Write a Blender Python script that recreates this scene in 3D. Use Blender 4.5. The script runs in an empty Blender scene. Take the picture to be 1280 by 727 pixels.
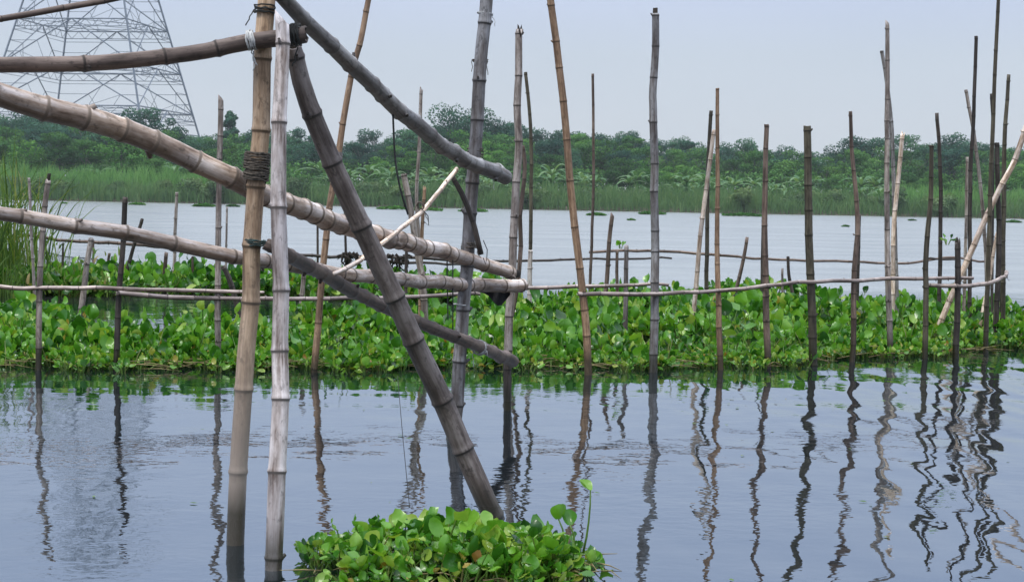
import bpy, math, random
import numpy as np
from mathutils import Vector, Matrix, Euler

random.seed(7)
RNG = np.random.default_rng(7)
SC = bpy.context.scene
COL = SC.collection

# ------------------------------------------------------------------ camera
CAM_H = 1.5
FPX = 1280 * 50 / 36.0
PITCH = math.atan((363.5 - 246) / FPX)
ROLL = math.radians(1.07)
cam_d = bpy.data.cameras.new('camera')
cam_d.lens = 50; cam_d.sensor_width = 36
cam_d.clip_start = 0.05; cam_d.clip_end = 9000
cam = bpy.data.objects.new('camera', cam_d)
COL.objects.link(cam)
ROT = Matrix.Rotation(math.pi / 2 - PITCH, 4, 'X') @ Matrix.Rotation(ROLL, 4, 'Z')
cam.matrix_world = Matrix.Translation((0, 0, CAM_H)) @ ROT
SC.camera = cam
cam_d.dof.use_dof = True
cam_d.dof.focus_distance = 9.0
cam_d.dof.aperture_fstop = 13
R3 = ROT.to_3x3()


def ray(px, py):
    return R3 @ Vector(((px - 640) / FPX, -(py - 363.5) / FPX, -1))


def at(px, py, Y):
    """the world point seen at a pixel of the survey photo, Y metres away"""
    d = ray(px, py)
    return Vector((0, 0, CAM_H)) + d * (Y / d.y)


def on_water(px, py):
    d = ray(px, py)
    return Vector((0, 0, CAM_H)) + d * (-CAM_H / d.z)


# ------------------------------------------------------------------ tagging
def tag(o, label=None, cat=None, group=None, kind=None):
    if label: o['label'] = label
    if cat: o['category'] = cat
    if group: o['group'] = group
    if kind: o['kind'] = kind
    return o


def empty(name, loc):
    o = bpy.data.objects.new(name, None)
    o.empty_display_size = 0.1
    COL.objects.link(o)
    o.location = loc
    return o


def make(name, verts, faces, mat, parent=None, smooth=True, attrs=None, uvs=None, face_mats=None):
    """one mesh object; verts (N,3), faces list or (F,4) array"""
    me = bpy.data.meshes.new(name)
    verts = np.asarray(verts, dtype=np.float64)
    if isinstance(faces, np.ndarray):
        n = len(verts); f = len(faces)
        me.vertices.add(n); me.vertices.foreach_set('co', verts.astype(np.float32).ravel())
        me.loops.add(f * 4); me.loops.foreach_set('vertex_index', faces.astype(np.int32).ravel())
        me.polygons.add(f)
        me.polygons.foreach_set('loop_start', (np.arange(f) * 4).astype(np.int32))
        me.update(calc_edges=True)
    else:
        me.from_pydata([tuple(v) for v in verts], [], [tuple(q) for q in faces])
        me.update()
    if smooth:
        me.polygons.foreach_set('use_smooth', np.ones(len(me.polygons), dtype=bool))
    if attrs:
        for k, v in attrs.items():
            a = me.attributes.new(k, 'FLOAT', 'POINT')
            a.data.foreach_set('value', np.asarray(v, dtype=np.float32))
    if uvs is not None:
        for k, (cu, cv) in enumerate([(0, 1)]):
            a = me.attributes.new('pos2', 'FLOAT_VECTOR', 'POINT')
            arr = np.zeros((len(verts), 3), dtype=np.float32); arr[:, :uvs.shape[1]] = uvs
            a.data.foreach_set('vector', arr.ravel())
    mats = mat if isinstance(mat, (list, tuple)) else [mat]
    for m in mats: me.materials.append(m)
    if face_mats is not None:
        me.polygons.foreach_set('material_index', np.asarray(face_mats, dtype=np.int32))
    me.validate()
    o = bpy.data.objects.new(name, me)
    COL.objects.link(o)
    if parent: o.parent = parent
    return o


# ------------------------------------------------------------------ materials
def new_mat(name):
    m = bpy.data.materials.new(name); m.use_nodes = True
    nt = m.node_tree
    b = nt.nodes['Principled BSDF']
    return m, nt, b


def N(nt, t, **kw):
    n = nt.nodes.new(t)
    for k, v in kw.items():
        if hasattr(n, k): setattr(n, k, v)
    return n


def mathn(nt, op, a, b=None, c=None, clamp=False):
    n = nt.nodes.new('ShaderNodeMath'); n.operation = op; n.use_clamp = clamp
    for i, v in enumerate((a, b, c)):
        if v is None: continue
        if isinstance(v, (int, float)): n.inputs[i].default_value = v
        else: nt.links.new(v, n.inputs[i])
    return n.outputs[0]


def ramp(nt, fac, stops, interp='LINEAR'):
    n = nt.nodes.new('ShaderNodeValToRGB'); r = n.color_ramp; r.interpolation = interp
    while len(r.elements) < len(stops): r.elements.new(0.5)
    for e, (p, c) in zip(r.elements, stops):
        e.position = p; e.color = (c[0], c[1], c[2], 1)
    nt.links.new(fac, n.inputs[0])
    return n.outputs[0]


def mix(nt, fac, a, b, mode='MIX'):
    n = nt.nodes.new('ShaderNodeMix'); n.data_type = 'RGBA'; n.blend_type = mode
    if isinstance(fac, (int, float)): n.inputs[0].default_value = fac
    else: nt.links.new(fac, n.inputs[0])
    for i, v in ((6, a), (7, b)):
        if isinstance(v, tuple): n.inputs[i].default_value = (v[0], v[1], v[2], 1)
        else: nt.links.new(v, n.inputs[i])
    return n.outputs[2]


def noise(nt, vec, scale, detail=2.0, rough=0.5, sx=(1, 1, 1), off=(0, 0, 0), dim='3D'):
    mp = nt.nodes.new('ShaderNodeMapping')
    mp.inputs['Scale'].default_value = sx; mp.inputs['Location'].default_value = off
    nt.links.new(vec, mp.inputs['Vector'])
    n = nt.nodes.new('ShaderNodeTexNoise'); n.noise_dimensions = dim
    n.inputs['Scale'].default_value = scale; n.inputs['Detail'].default_value = detail
    n.inputs['Roughness'].default_value = rough
    nt.links.new(mp.outputs[0], n.inputs['Vector'])
    return n.outputs['Fac']


def bamboo_mat(name, light, mid, dark, streak=0.5, lower=None):
    m, nt, b = new_mat(name)
    L = nt.links
    a = N(nt, 'ShaderNodeAttribute', attribute_name='pos2').outputs['Vector']
    nd = N(nt, 'ShaderNodeAttribute', attribute_name='ring').outputs['Fac']
    oi = N(nt, 'ShaderNodeObjectInfo')
    rnd = oi.outputs['Random']
    # shift the pattern per object
    add = N(nt, 'ShaderNodeVectorMath', operation='MULTIPLY_ADD')
    cmb = N(nt, 'ShaderNodeCombineXYZ')
    L.new(rnd, cmb.inputs[0]); L.new(rnd, cmb.inputs[1]); L.new(rnd, cmb.inputs[2])
    L.new(cmb.outputs[0], add.inputs[0]); add.inputs[1].default_value = (37, 51, 23); L.new(a, add.inputs[2])
    v = add.outputs[0]
    n1 = noise(nt, v, 1.0, 4, 0.6, sx=(38, 38, 2.2))      # long streaks (x,y = round the culm, z = along)
    n2 = noise(nt, v, 1.0, 4, 0.65, sx=(14, 14, 5))
    n3 = noise(nt, v, 1.0, 3, 0.7, sx=(130, 130, 9))
    n4 = noise(nt, v, 1.0, 5, 0.7, sx=(30, 30, 22), off=(9, 4, 2))
    f = mathn(nt, 'ADD', mathn(nt, 'MULTIPLY', n1, 0.5), mathn(nt, 'MULTIPLY', n2, 0.5))
    c = ramp(nt, f, [(0.37, dark), (0.47, mid), (0.58, light)])
    # fine fibres
    c = mix(nt, mathn(nt, 'MULTIPLY', ramp(nt, n3, [(0.42, (0, 0, 0)), (0.62, (1, 1, 1))]), streak * 0.55), c, tuple(x * 0.42 for x in mid))
    # mould blotches
    c = mix(nt, mathn(nt, 'MULTIPLY', ramp(nt, n4, [(0.54, (0, 0, 0)), (0.66, (1, 1, 1))]), 0.72), c, tuple(x * 0.30 for x in mid))
    # each internode has its own tone
    seg = N(nt, 'ShaderNodeAttribute', attribute_name='seg').outputs['Fac']
    c = mix(nt, 1.0, c, ramp(nt, seg, [(0, (0.66, 0.65, 0.66)), (0.5, (0.96, 0.95, 0.95)), (1, (1.25, 1.23, 1.20))]), 'MULTIPLY')
    # node scars: a pale line over a dark one
    c = mix(nt, ramp(nt, nd, [(0.45, (0, 0, 0)), (0.9, (1, 1, 1))]), c, tuple(x * 0.3 for x in mid))
    # age per pole
    c = mix(nt, 1.0, c, ramp(nt, rnd, [(0, (0.80, 0.80, 0.83)), (1, (1.12, 1.09, 1.05))]), 'MULTIPLY')
    # upper side painted lighter, underside darker: top light put into the colour
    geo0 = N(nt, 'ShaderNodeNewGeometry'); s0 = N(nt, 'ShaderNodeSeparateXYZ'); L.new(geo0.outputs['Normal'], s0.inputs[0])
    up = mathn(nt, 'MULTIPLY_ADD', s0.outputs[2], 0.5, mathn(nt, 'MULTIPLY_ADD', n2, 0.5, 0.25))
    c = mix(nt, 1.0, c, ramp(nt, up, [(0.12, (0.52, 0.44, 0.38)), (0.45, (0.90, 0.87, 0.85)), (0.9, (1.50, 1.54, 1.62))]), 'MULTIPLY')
    # wet foot at the waterline
    geo = N(nt, 'ShaderNodeNewGeometry'); sep = N(nt, 'ShaderNodeSeparateXYZ'); L.new(geo.outputs['Position'], sep.inputs[0])
    if lower:
        lf = mathn(nt, 'SUBTRACT', 1.0, mathn(nt, 'DIVIDE', mathn(nt, 'MULTIPLY_ADD', n2, 0.3, sep.outputs[2]), 1.35, clamp=True), clamp=True)
        c = mix(nt, mathn(nt, 'MULTIPLY', lf, 1.3, clamp=True), c, lower)
    h = mathn(nt, 'MULTIPLY_ADD', n2, -0.10, sep.outputs[2])
    wl = mathn(nt, 'MULTIPLY_ADD', rnd, 0.22, 0.10)
    wetf = mathn(nt, 'SUBTRACT', 1.0, mathn(nt, 'DIVIDE', mathn(nt, 'SUBTRACT', h, mathn(nt, 'MULTIPLY_ADD', rnd, 0.12, -0.02)), 0.14, clamp=True), clamp=True)
    c = mix(nt, mathn(nt, 'MULTIPLY', wetf, 0.80), c, (0.028, 0.027, 0.015))
    L.new(c, b.inputs['Base Color'])
    rr = mathn(nt, 'MULTIPLY_ADD', n2, 0.3, 0.42)
    L.new(mathn(nt, 'MULTIPLY_ADD', wetf, -0.3, rr, clamp=True), b.inputs['Roughness'])
    b.inputs['Specular IOR Level'].default_value = 0.35
    bp = N(nt, 'ShaderNodeBump'); bp.inputs['Strength'].default_value = 0.35; bp.inputs['Distance'].default_value = 0.002
    L.new(mathn(nt, 'ADD', n3, n4), bp.inputs['Height']); L.new(bp.outputs[0], b.inputs['Normal'])
    return m


TONE = {
    'grey':  bamboo_mat('bamboo_grey', (0.42, 0.39, 0.37), (0.25, 0.22, 0.20), (0.10, 0.082, 0.078)),
    'umber': bamboo_mat('bamboo_umber', (0.27, 0.245, 0.235), (0.16, 0.138, 0.128), (0.07, 0.054, 0.048)),
    'slate': bamboo_mat('bamboo_slate', (0.33, 0.34, 0.355), (0.20, 0.195, 0.195), (0.095, 0.08, 0.075)),
    'pale':  bamboo_mat('bamboo_pale', (0.84, 0.76, 0.70), (0.58, 0.46, 0.36), (0.22, 0.145, 0.10)),
    'rail':  bamboo_mat('bamboo_rail', (0.46, 0.40, 0.37), (0.30, 0.25, 0.225), (0.13, 0.10, 0.088)),
    'white': bamboo_mat('bamboo_white', (0.88, 0.84, 0.83), (0.62, 0.565, 0.54), (0.22, 0.17, 0.145)),
    'tan':   bamboo_mat('bamboo_tan', (0.45, 0.32, 0.215), (0.31, 0.205, 0.13), (0.15, 0.095, 0.06), 0.8),
    'post':  bamboo_mat('bamboo_post', (0.60, 0.47, 0.345), (0.44, 0.32, 0.215), (0.17, 0.115, 0.08), 0.8, lower=(0.36, 0.31, 0.275)),
    'brown': bamboo_mat('bamboo_brown', (0.22, 0.17, 0.14), (0.13, 0.098, 0.082), (0.05, 0.037, 0.03)),
    'dark':  bamboo_mat('bamboo_dark', (0.10, 0.088, 0.078), (0.055, 0.046, 0.04), (0.026, 0.022, 0.019)),
    'olive': bamboo_mat('bamboo_olive', (0.125, 0.115, 0.085), (0.075, 0.068, 0.048), (0.035, 0.03, 0.023)),
}


def plain(name, col, rough=0.8, var=0.4, scale=30.0):
    m, nt, b = new_mat(name)
    tc = N(nt, 'ShaderNodeTexCoord')
    n = noise(nt, tc.outputs['Object'], scale, 4)
    c = ramp(nt, n, [(0.3, tuple(x * (1 - var) for x in col)), (0.7, tuple(x * (1 + var) for x in col))])
    nt.links.new(c, b.inputs['Base Color']); b.inputs['Roughness'].default_value = rough
    return m


M_ROPE = plain('rope_brown', (0.10, 0.085, 0.07), 0.9, 0.6, 80)
M_ROPE_D = plain('rope_dark', (0.02, 0.022, 0.022), 0.8, 0.4, 80)
M_ROPE_G = plain('cord_green', (0.035, 0.065, 0.062), 0.7, 0.4, 60)
M_ROPE_W = plain('cord_white', (0.55, 0.56, 0.56), 0.7, 0.25, 60)
M_CLOTH = plain('dark_cloth', (0.012, 0.012, 0.014), 0.9, 0.4, 30)
M_HOLLOW = plain('hollow_inside', (0.022, 0.017, 0.013), 0.95, 0.3, 30)
M_STRAW = plain('straw', (0.28, 0.23, 0.11), 0.8, 0.5, 20)


def foliage_mat(name, stops, transl=0.35, rough=0.5, spec=0.3, noise_scale=None, sheen_bump=False, per=None):
    m, nt, b = new_mat(name)
    t = N(nt, 'ShaderNodeAttribute', attribute_name='tint').outputs['Fac']
    if noise_scale:
        g = N(nt, 'ShaderNodeNewGeometry')
        n = noise(nt, g.outputs['Position'], noise_scale, 3)
        t = mathn(nt, 'ADD', t, mathn(nt, 'MULTIPLY_ADD', n, 0.5, -0.25))
    c = ramp(nt, t, stops)
    if per:
        oi = N(nt, 'ShaderNodeObjectInfo')
        c = mix(nt, 1.0, c, ramp(nt, oi.outputs['Random'], [(0, (per[0], per[0] * 1.04, per[0] * 1.12)), (0.5, (1, 1, 1)), (1, (per[1] * 1.08, per[1], per[1] * .85))]), 'MULTIPLY')
    nt.links.new(c, b.inputs['Base Color'])
    b.inputs['Roughness'].default_value = rough
    b.inputs['Specular IOR Level'].default_value = spec
    tr = N(nt, 'ShaderNodeBsdfTranslucent')
    c2 = mix(nt, 1.0, c, (1.35, 1.35, 0.5), 'MULTIPLY')
    nt.links.new(c2, tr.inputs['Color'])
    ms = N(nt, 'ShaderNodeMixShader'); ms.inputs[0].default_value = transl
    nt.links.new(b.outputs[0], ms.inputs[1]); nt.links.new(tr.outputs[0], ms.inputs[2])
    out = nt.nodes['Material Output']
    nt.links.new(ms.outputs[0], out.inputs['Surface'])
    if sheen_bump:
        g = N(nt, 'ShaderNodeNewGeometry')
        bp = N(nt, 'ShaderNodeBump'); bp.inputs['Strength'].default_value = 0.5; bp.inputs['Distance'].default_value = 0.006
        nt.links.new(noise(nt, g.outputs['Position'], 28, 2), bp.inputs['Height'])
        nt.links.new(bp.outputs[0], b.inputs['Normal'])
    return m


M_HYA = foliage_mat('hyacinth_leaf', [(0.0, (0.014, 0.068, 0.010)), (0.35, (0.052, 0.20, 0.020)), (0.66, (0.16, 0.40, 0.040)),
                                      (0.86, (0.28, 0.47, 0.075)), (0.93, (0.40, 0.44, 0.07)), (0.975, (0.36, 0.26, 0.05)), (1.0, (0.30, 0.13, 0.035))],
                    0.28, 0.27, 0.75, sheen_bump=True)
M_PET = foliage_mat('hyacinth_stalk', [(0.0, (0.06, 0.14, 0.02)), (0.6, (0.13, 0.25, 0.04)), (1.0, (0.22, 0.20, 0.07))], 0.15, 0.4, 0.4)
M_TREE = {
    'deep': foliage_mat('leaf_deep', [(0.0, (0.026, 0.075, 0.070)), (0.5, (0.045, 0.125, 0.098)), (1.0, (0.070, 0.175, 0.110))], 0.2, 0.8, 0.05, per=(0.62, 1.22)),  # bluish distance haze is mixed into this leaf colour
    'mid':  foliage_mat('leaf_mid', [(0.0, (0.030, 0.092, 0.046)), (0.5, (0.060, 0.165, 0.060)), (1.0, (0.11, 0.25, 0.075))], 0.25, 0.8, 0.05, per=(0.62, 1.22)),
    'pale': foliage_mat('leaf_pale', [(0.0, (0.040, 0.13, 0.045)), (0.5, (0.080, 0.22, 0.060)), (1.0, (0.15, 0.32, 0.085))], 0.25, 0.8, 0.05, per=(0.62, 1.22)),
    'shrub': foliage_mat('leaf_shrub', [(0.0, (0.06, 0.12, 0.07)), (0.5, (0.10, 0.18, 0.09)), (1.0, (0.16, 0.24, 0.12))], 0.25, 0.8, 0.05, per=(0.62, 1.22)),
    'banana': foliage_mat('leaf_banana', [(0.0, (0.050, 0.125, 0.060)), (0.6, (0.085, 0.20, 0.085)), (1.0, (0.19, 0.32, 0.16))], 0.3, 0.55, 0.2),
}
M_REED_G = foliage_mat('reed_green', [(0.0, (0.085, 0.21, 0.08)), (0.5, (0.14, 0.31, 0.105)), (1.0, (0.22, 0.39, 0.14))], 0.3, 0.7, 0.1, noise_scale=0.12)
M_REED_B = foliage_mat('reed_brown', [(0.0, (0.07, 0.145, 0.075)), (0.5, (0.11, 0.215, 0.095)), (1.0, (0.18, 0.28, 0.125))], 0.3, 0.8, 0.05, noise_scale=0.12)
M_GRASS = foliage_mat('grass_blade', [(0.0, (0.05, 0.10, 0.03)), (0.5, (0.10, 0.19, 0.05)), (0.85, (0.20, 0.28, 0.07)), (1.0, (0.32, 0.26, 0.12))], 0.3, 0.55, 0.2)
M_BARK = plain('bark', (0.10, 0.10, 0.095), 0.9, 0.4, 3)
M_STEEL = plain('galvanised_steel', (0.17, 0.21, 0.27), 0.7, 0.15, 0.5)  # blue grey with distance haze put into the colour


# ------------------------------------------------------------------ world + sun
SUN_EL, SUN_AZ = math.radians(58), math.radians(215)      # azimuth from +Y clockwise
w = bpy.data.worlds.new('World'); SC.world = w; w.use_nodes = True
nt = w.node_tree; L = nt.links
bg = nt.nodes['Background']
sky = nt.nodes.new('ShaderNodeTexSky'); sky.sky_type = 'NISHITA'
sky.sun_disc = False; sky.sun_elevation = SUN_EL; sky.sun_rotation = SUN_AZ
sky.dust_density = 4.0; sky.air_density = 1.0
tc = nt.nodes.new('ShaderNodeTexCoord'); sp = nt.nodes.new('ShaderNodeSeparateXYZ')
L.new(tc.outputs['Generated'], sp.inputs[0])
over = ramp(nt, sp.outputs[2], [(0.0, (0.61, 0.67, 0.74)), (0.10, (0.57, 0.655, 0.77)), (0.14, (0.55, 0.64, 0.84)), (0.30, (0.51, 0.61, 0.85)), (0.55, (1.05, 1.15, 1.35)), (1.0, (1.9, 1.95, 2.0))])
# soft structure of the cloud sheet
cn = noise(nt, tc.outputs['Generated'], 1.6, 3, 0.5, sx=(1, 1, 3))
over = mix(nt, 1.0, over, ramp(nt, cn, [(0.3, (0.93, 0.94, 0.95)), (0.7, (1.06, 1.05, 1.04))]), 'MULTIPLY')
sc10 = nt.nodes.new('ShaderNodeVectorMath'); sc10.operation = 'SCALE'; sc10.inputs[3].default_value = 10.0
L.new(over, sc10.inputs[0])
colr = mix(nt, 0.94, sky.outputs[0], sc10.outputs[0])
L.new(colr, bg.inputs['Color']); bg.inputs['Strength'].default_value = 0.1
sl = bpy.data.lights.new('sun', 'SUN'); sl.energy = 1.5; sl.angle = math.radians(12); sl.color = (1, 0.96, 0.9)
so = bpy.data.objects.new('sun', sl); COL.objects.link(so)
d = Vector((math.sin(SUN_AZ) * math.cos(SUN_EL), math.cos(SUN_AZ) * math.cos(SUN_EL), math.sin(SUN_EL)))
so.rotation_euler = d.to_track_quat('Z', 'Y').to_euler()
so.location = d * 50
SC.view_settings.view_transform = 'Standard'; SC.view_settings.look = 'None'
SC.view_settings.exposure = 0; SC.view_settings.gamma = 1
SC.render.engine = 'CYCLES'
SC.cycles.max_bounces = 6; SC.cycles.diffuse_bounces = 3; SC.cycles.glossy_bounces = 3
SC.cycles.transmission_bounces = 3; SC.cycles.transparent_max_bounces = 6
SC.cycles.caustics_reflective = False; SC.cycles.caustics_refractive = False

# ------------------------------------------------------------------ setting: ground + water
SHORE = 172.0
ys = np.array([-60, -5, 6, 20, 60, SHORE - 8, SHORE - 0.5, SHORE + 1.5, SHORE + 5, SHORE + 20, 320, 800, 6000], float)
zs = np.array([-1.8, -1.8, -2.0, -2.5, -4, -3, -0.35, 0.35, 0.8, 2.2, 2.4, 2.4, 2.4], float)
xs = np.array([-6000, -900, -300, -150, -75, -40, -10, 10, 40, 75, 150, 300, 900, 6000], float)
V = [(x, y, z + (0 if y < SHORE - 3 or y > 700 else 0.15 * math.sin(x * 0.21))) for y, z in zip(ys, zs) for x in xs]
nx = len(xs)
F = [(j * nx + i, j * nx + i + 1, (j + 1) * nx + i + 1, (j + 1) * nx + i) for j in range(len(ys) - 1) for i in range(nx - 1)]
tag(make('ground', V, F, plain('earth', (0.075, 0.07, 0.05), 0.95, 0.5, 0.8)), kind='structure')

# water
mw, nt, b = new_mat('river_water'); L = nt.links
g = N(nt, 'ShaderNodeNewGeometry'); pos = g.outputs['Position']
sp = N(nt, 'ShaderNodeSeparateXYZ'); L.new(pos, sp.inputs[0])
X, Y = sp.outputs[0], sp.outputs[1]
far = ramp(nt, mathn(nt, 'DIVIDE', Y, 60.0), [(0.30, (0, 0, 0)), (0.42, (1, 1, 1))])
right = ramp(nt, mathn(nt, 'MULTIPLY_ADD', X, 0.12, 0.42), [(0.36, (0.13, 0.13, 0.13)), (0.52, (0.36, 0.36, 0.36)), (0.72, (1, 1, 1))])
wn = noise(nt, pos, 1.0, 1.0, 0.4, sx=(2.3, 0.95, 1))
wn2 = noise(nt, pos, 1.0, 1.0, 0.4, sx=(3.6, 1.9, 1), off=(5, 3, 0))
fine = noise(nt, pos, 1.0, 2.0, 0.5, sx=(9, 13, 1), off=(2, 8, 0))
# patches where a breath of wind roughens the surface
pat = ramp(nt, noise(nt, pos, 1.0, 2.0, 0.5, sx=(0.5, 0.9, 1), off=(3.3, 1.2, 0)), [(0.42, (0.3, 0.3, 0.3)), (0.60, (1, 1, 1))])
sm = noise(nt, pos, 1.0, 1.0, 0.5, sx=(0.9, 2.6, 1), off=(7, 7, 0))
near = mathn(nt, 'MULTIPLY', wn, mathn(nt, 'MULTIPLY', right, 0.029))
near = mathn(nt, 'ADD', near, mathn(nt, 'MULTIPLY', wn2, mathn(nt, 'MULTIPLY_ADD', right, 0.0030, 0.0042)))
near = mathn(nt, 'ADD', near, mathn(nt, 'MULTIPLY', sm, 0.0042))
near = mathn(nt, 'ADD', near, mathn(nt, 'MULTIPLY', fine, mathn(nt, 'MULTIPLY', pat, 0.0019)))
chop = noise(nt, pos, 1.0, 4.0, 0.6, sx=(1.1, 2.0, 1), off=(1, 6, 0))
hgt = mathn(nt, 'ADD', near, mathn(nt, 'MULTIPLY', chop, mathn(nt, 'MULTIPLY', far, 0.11)))
bp = N(nt, 'ShaderNodeBump'); bp.inputs['Strength'].default_value = 1.0; bp.inputs['Distance'].default_value = 1.0
L.new(hgt, bp.inputs['Height']); L.new(bp.outputs[0], b.inputs['Normal'])
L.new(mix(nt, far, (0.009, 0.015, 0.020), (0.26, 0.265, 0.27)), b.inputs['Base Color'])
L.new(mathn(nt, 'MULTIPLY_ADD', far, 0.22, 0.015), b.inputs['Roughness'])
b.inputs['IOR'].default_value = 2.0
b.inputs['Specular IOR Level'].default_value = 0.5
gl = N(nt, 'ShaderNodeBsdfGlossy'); 
stk = noise(nt, pos, 1.0, 4.0, 0.65, sx=(0.10, 0.42, 1), off=(4, 4, 0))
stf = ramp(nt, stk, [(0.35, (0.76, 0.79, 0.77)), (0.65, (0.97, 0.985, 0.93))])  # streaks tint the far reflection, standing in for light and shade on ripples
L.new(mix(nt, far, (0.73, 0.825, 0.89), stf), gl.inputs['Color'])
L.new(bp.outputs[0], gl.inputs['Normal']); L.new(mathn(nt, 'MULTIPLY_ADD', far, 0.22, 0.015), gl.inputs['Roughness'])
ms = N(nt, 'ShaderNodeMixShader'); L.new(mathn(nt, 'MULTIPLY_ADD', far, 0.12, 0.42), ms.inputs[0])
L.new(b.outputs[0], ms.inputs[1]); L.new(gl.outputs[0], ms.inputs[2]); L.new(ms.outputs[0], nt.nodes['Material Output'].inputs['Surface'])
xs = [-900, -300, -100, -30, 0, 30, 100, 300, 900]; ys = [-60, 0, 15, 40, 90, SHORE + 8]
V = [(x, y, 0) for y in ys for x in xs]; nx = len(xs)
F = [(j * nx + i, j * nx + i + 1, (j + 1) * nx + i + 1, (j + 1) * nx + i) for j in range(len(ys) - 1) for i in range(nx - 1)]
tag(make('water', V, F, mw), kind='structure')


# ------------------------------------------------------------------ bamboo
def spline(pts, step):
    """centripetal-ish resample of 3D points (with radius as 4th value)"""
    P = [np.array(p, float) for p in pts]
    if len(P) == 2:
        n = max(2, int(np.linalg.norm(P[1][:3] - P[0][:3]) / step))
        return [P[0] + (P[1] - P[0]) * i / n for i in range(n + 1)]
    Q = [2 * P[0] - P[1]] + P + [2 * P[-1] - P[-2]]
    out = []
    for i in range(1, len(Q) - 2):
        n = max(1, int(np.linalg.norm(Q[i + 1][:3] - Q[i][:3]) / step))
        for k in range(n):
            t = k / n
            out.append(0.5 * (2 * Q[i] + (Q[i + 1] - Q[i - 1]) * t + (2 * Q[i - 1] - 5 * Q[i] + 4 * Q[i + 1] - Q[i + 2]) * t * t
                              + (3 * Q[i] - Q[i - 1] - 3 * Q[i + 1] + Q[i + 2]) * t ** 3))
    out.append(P[-1])
    return out


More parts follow.
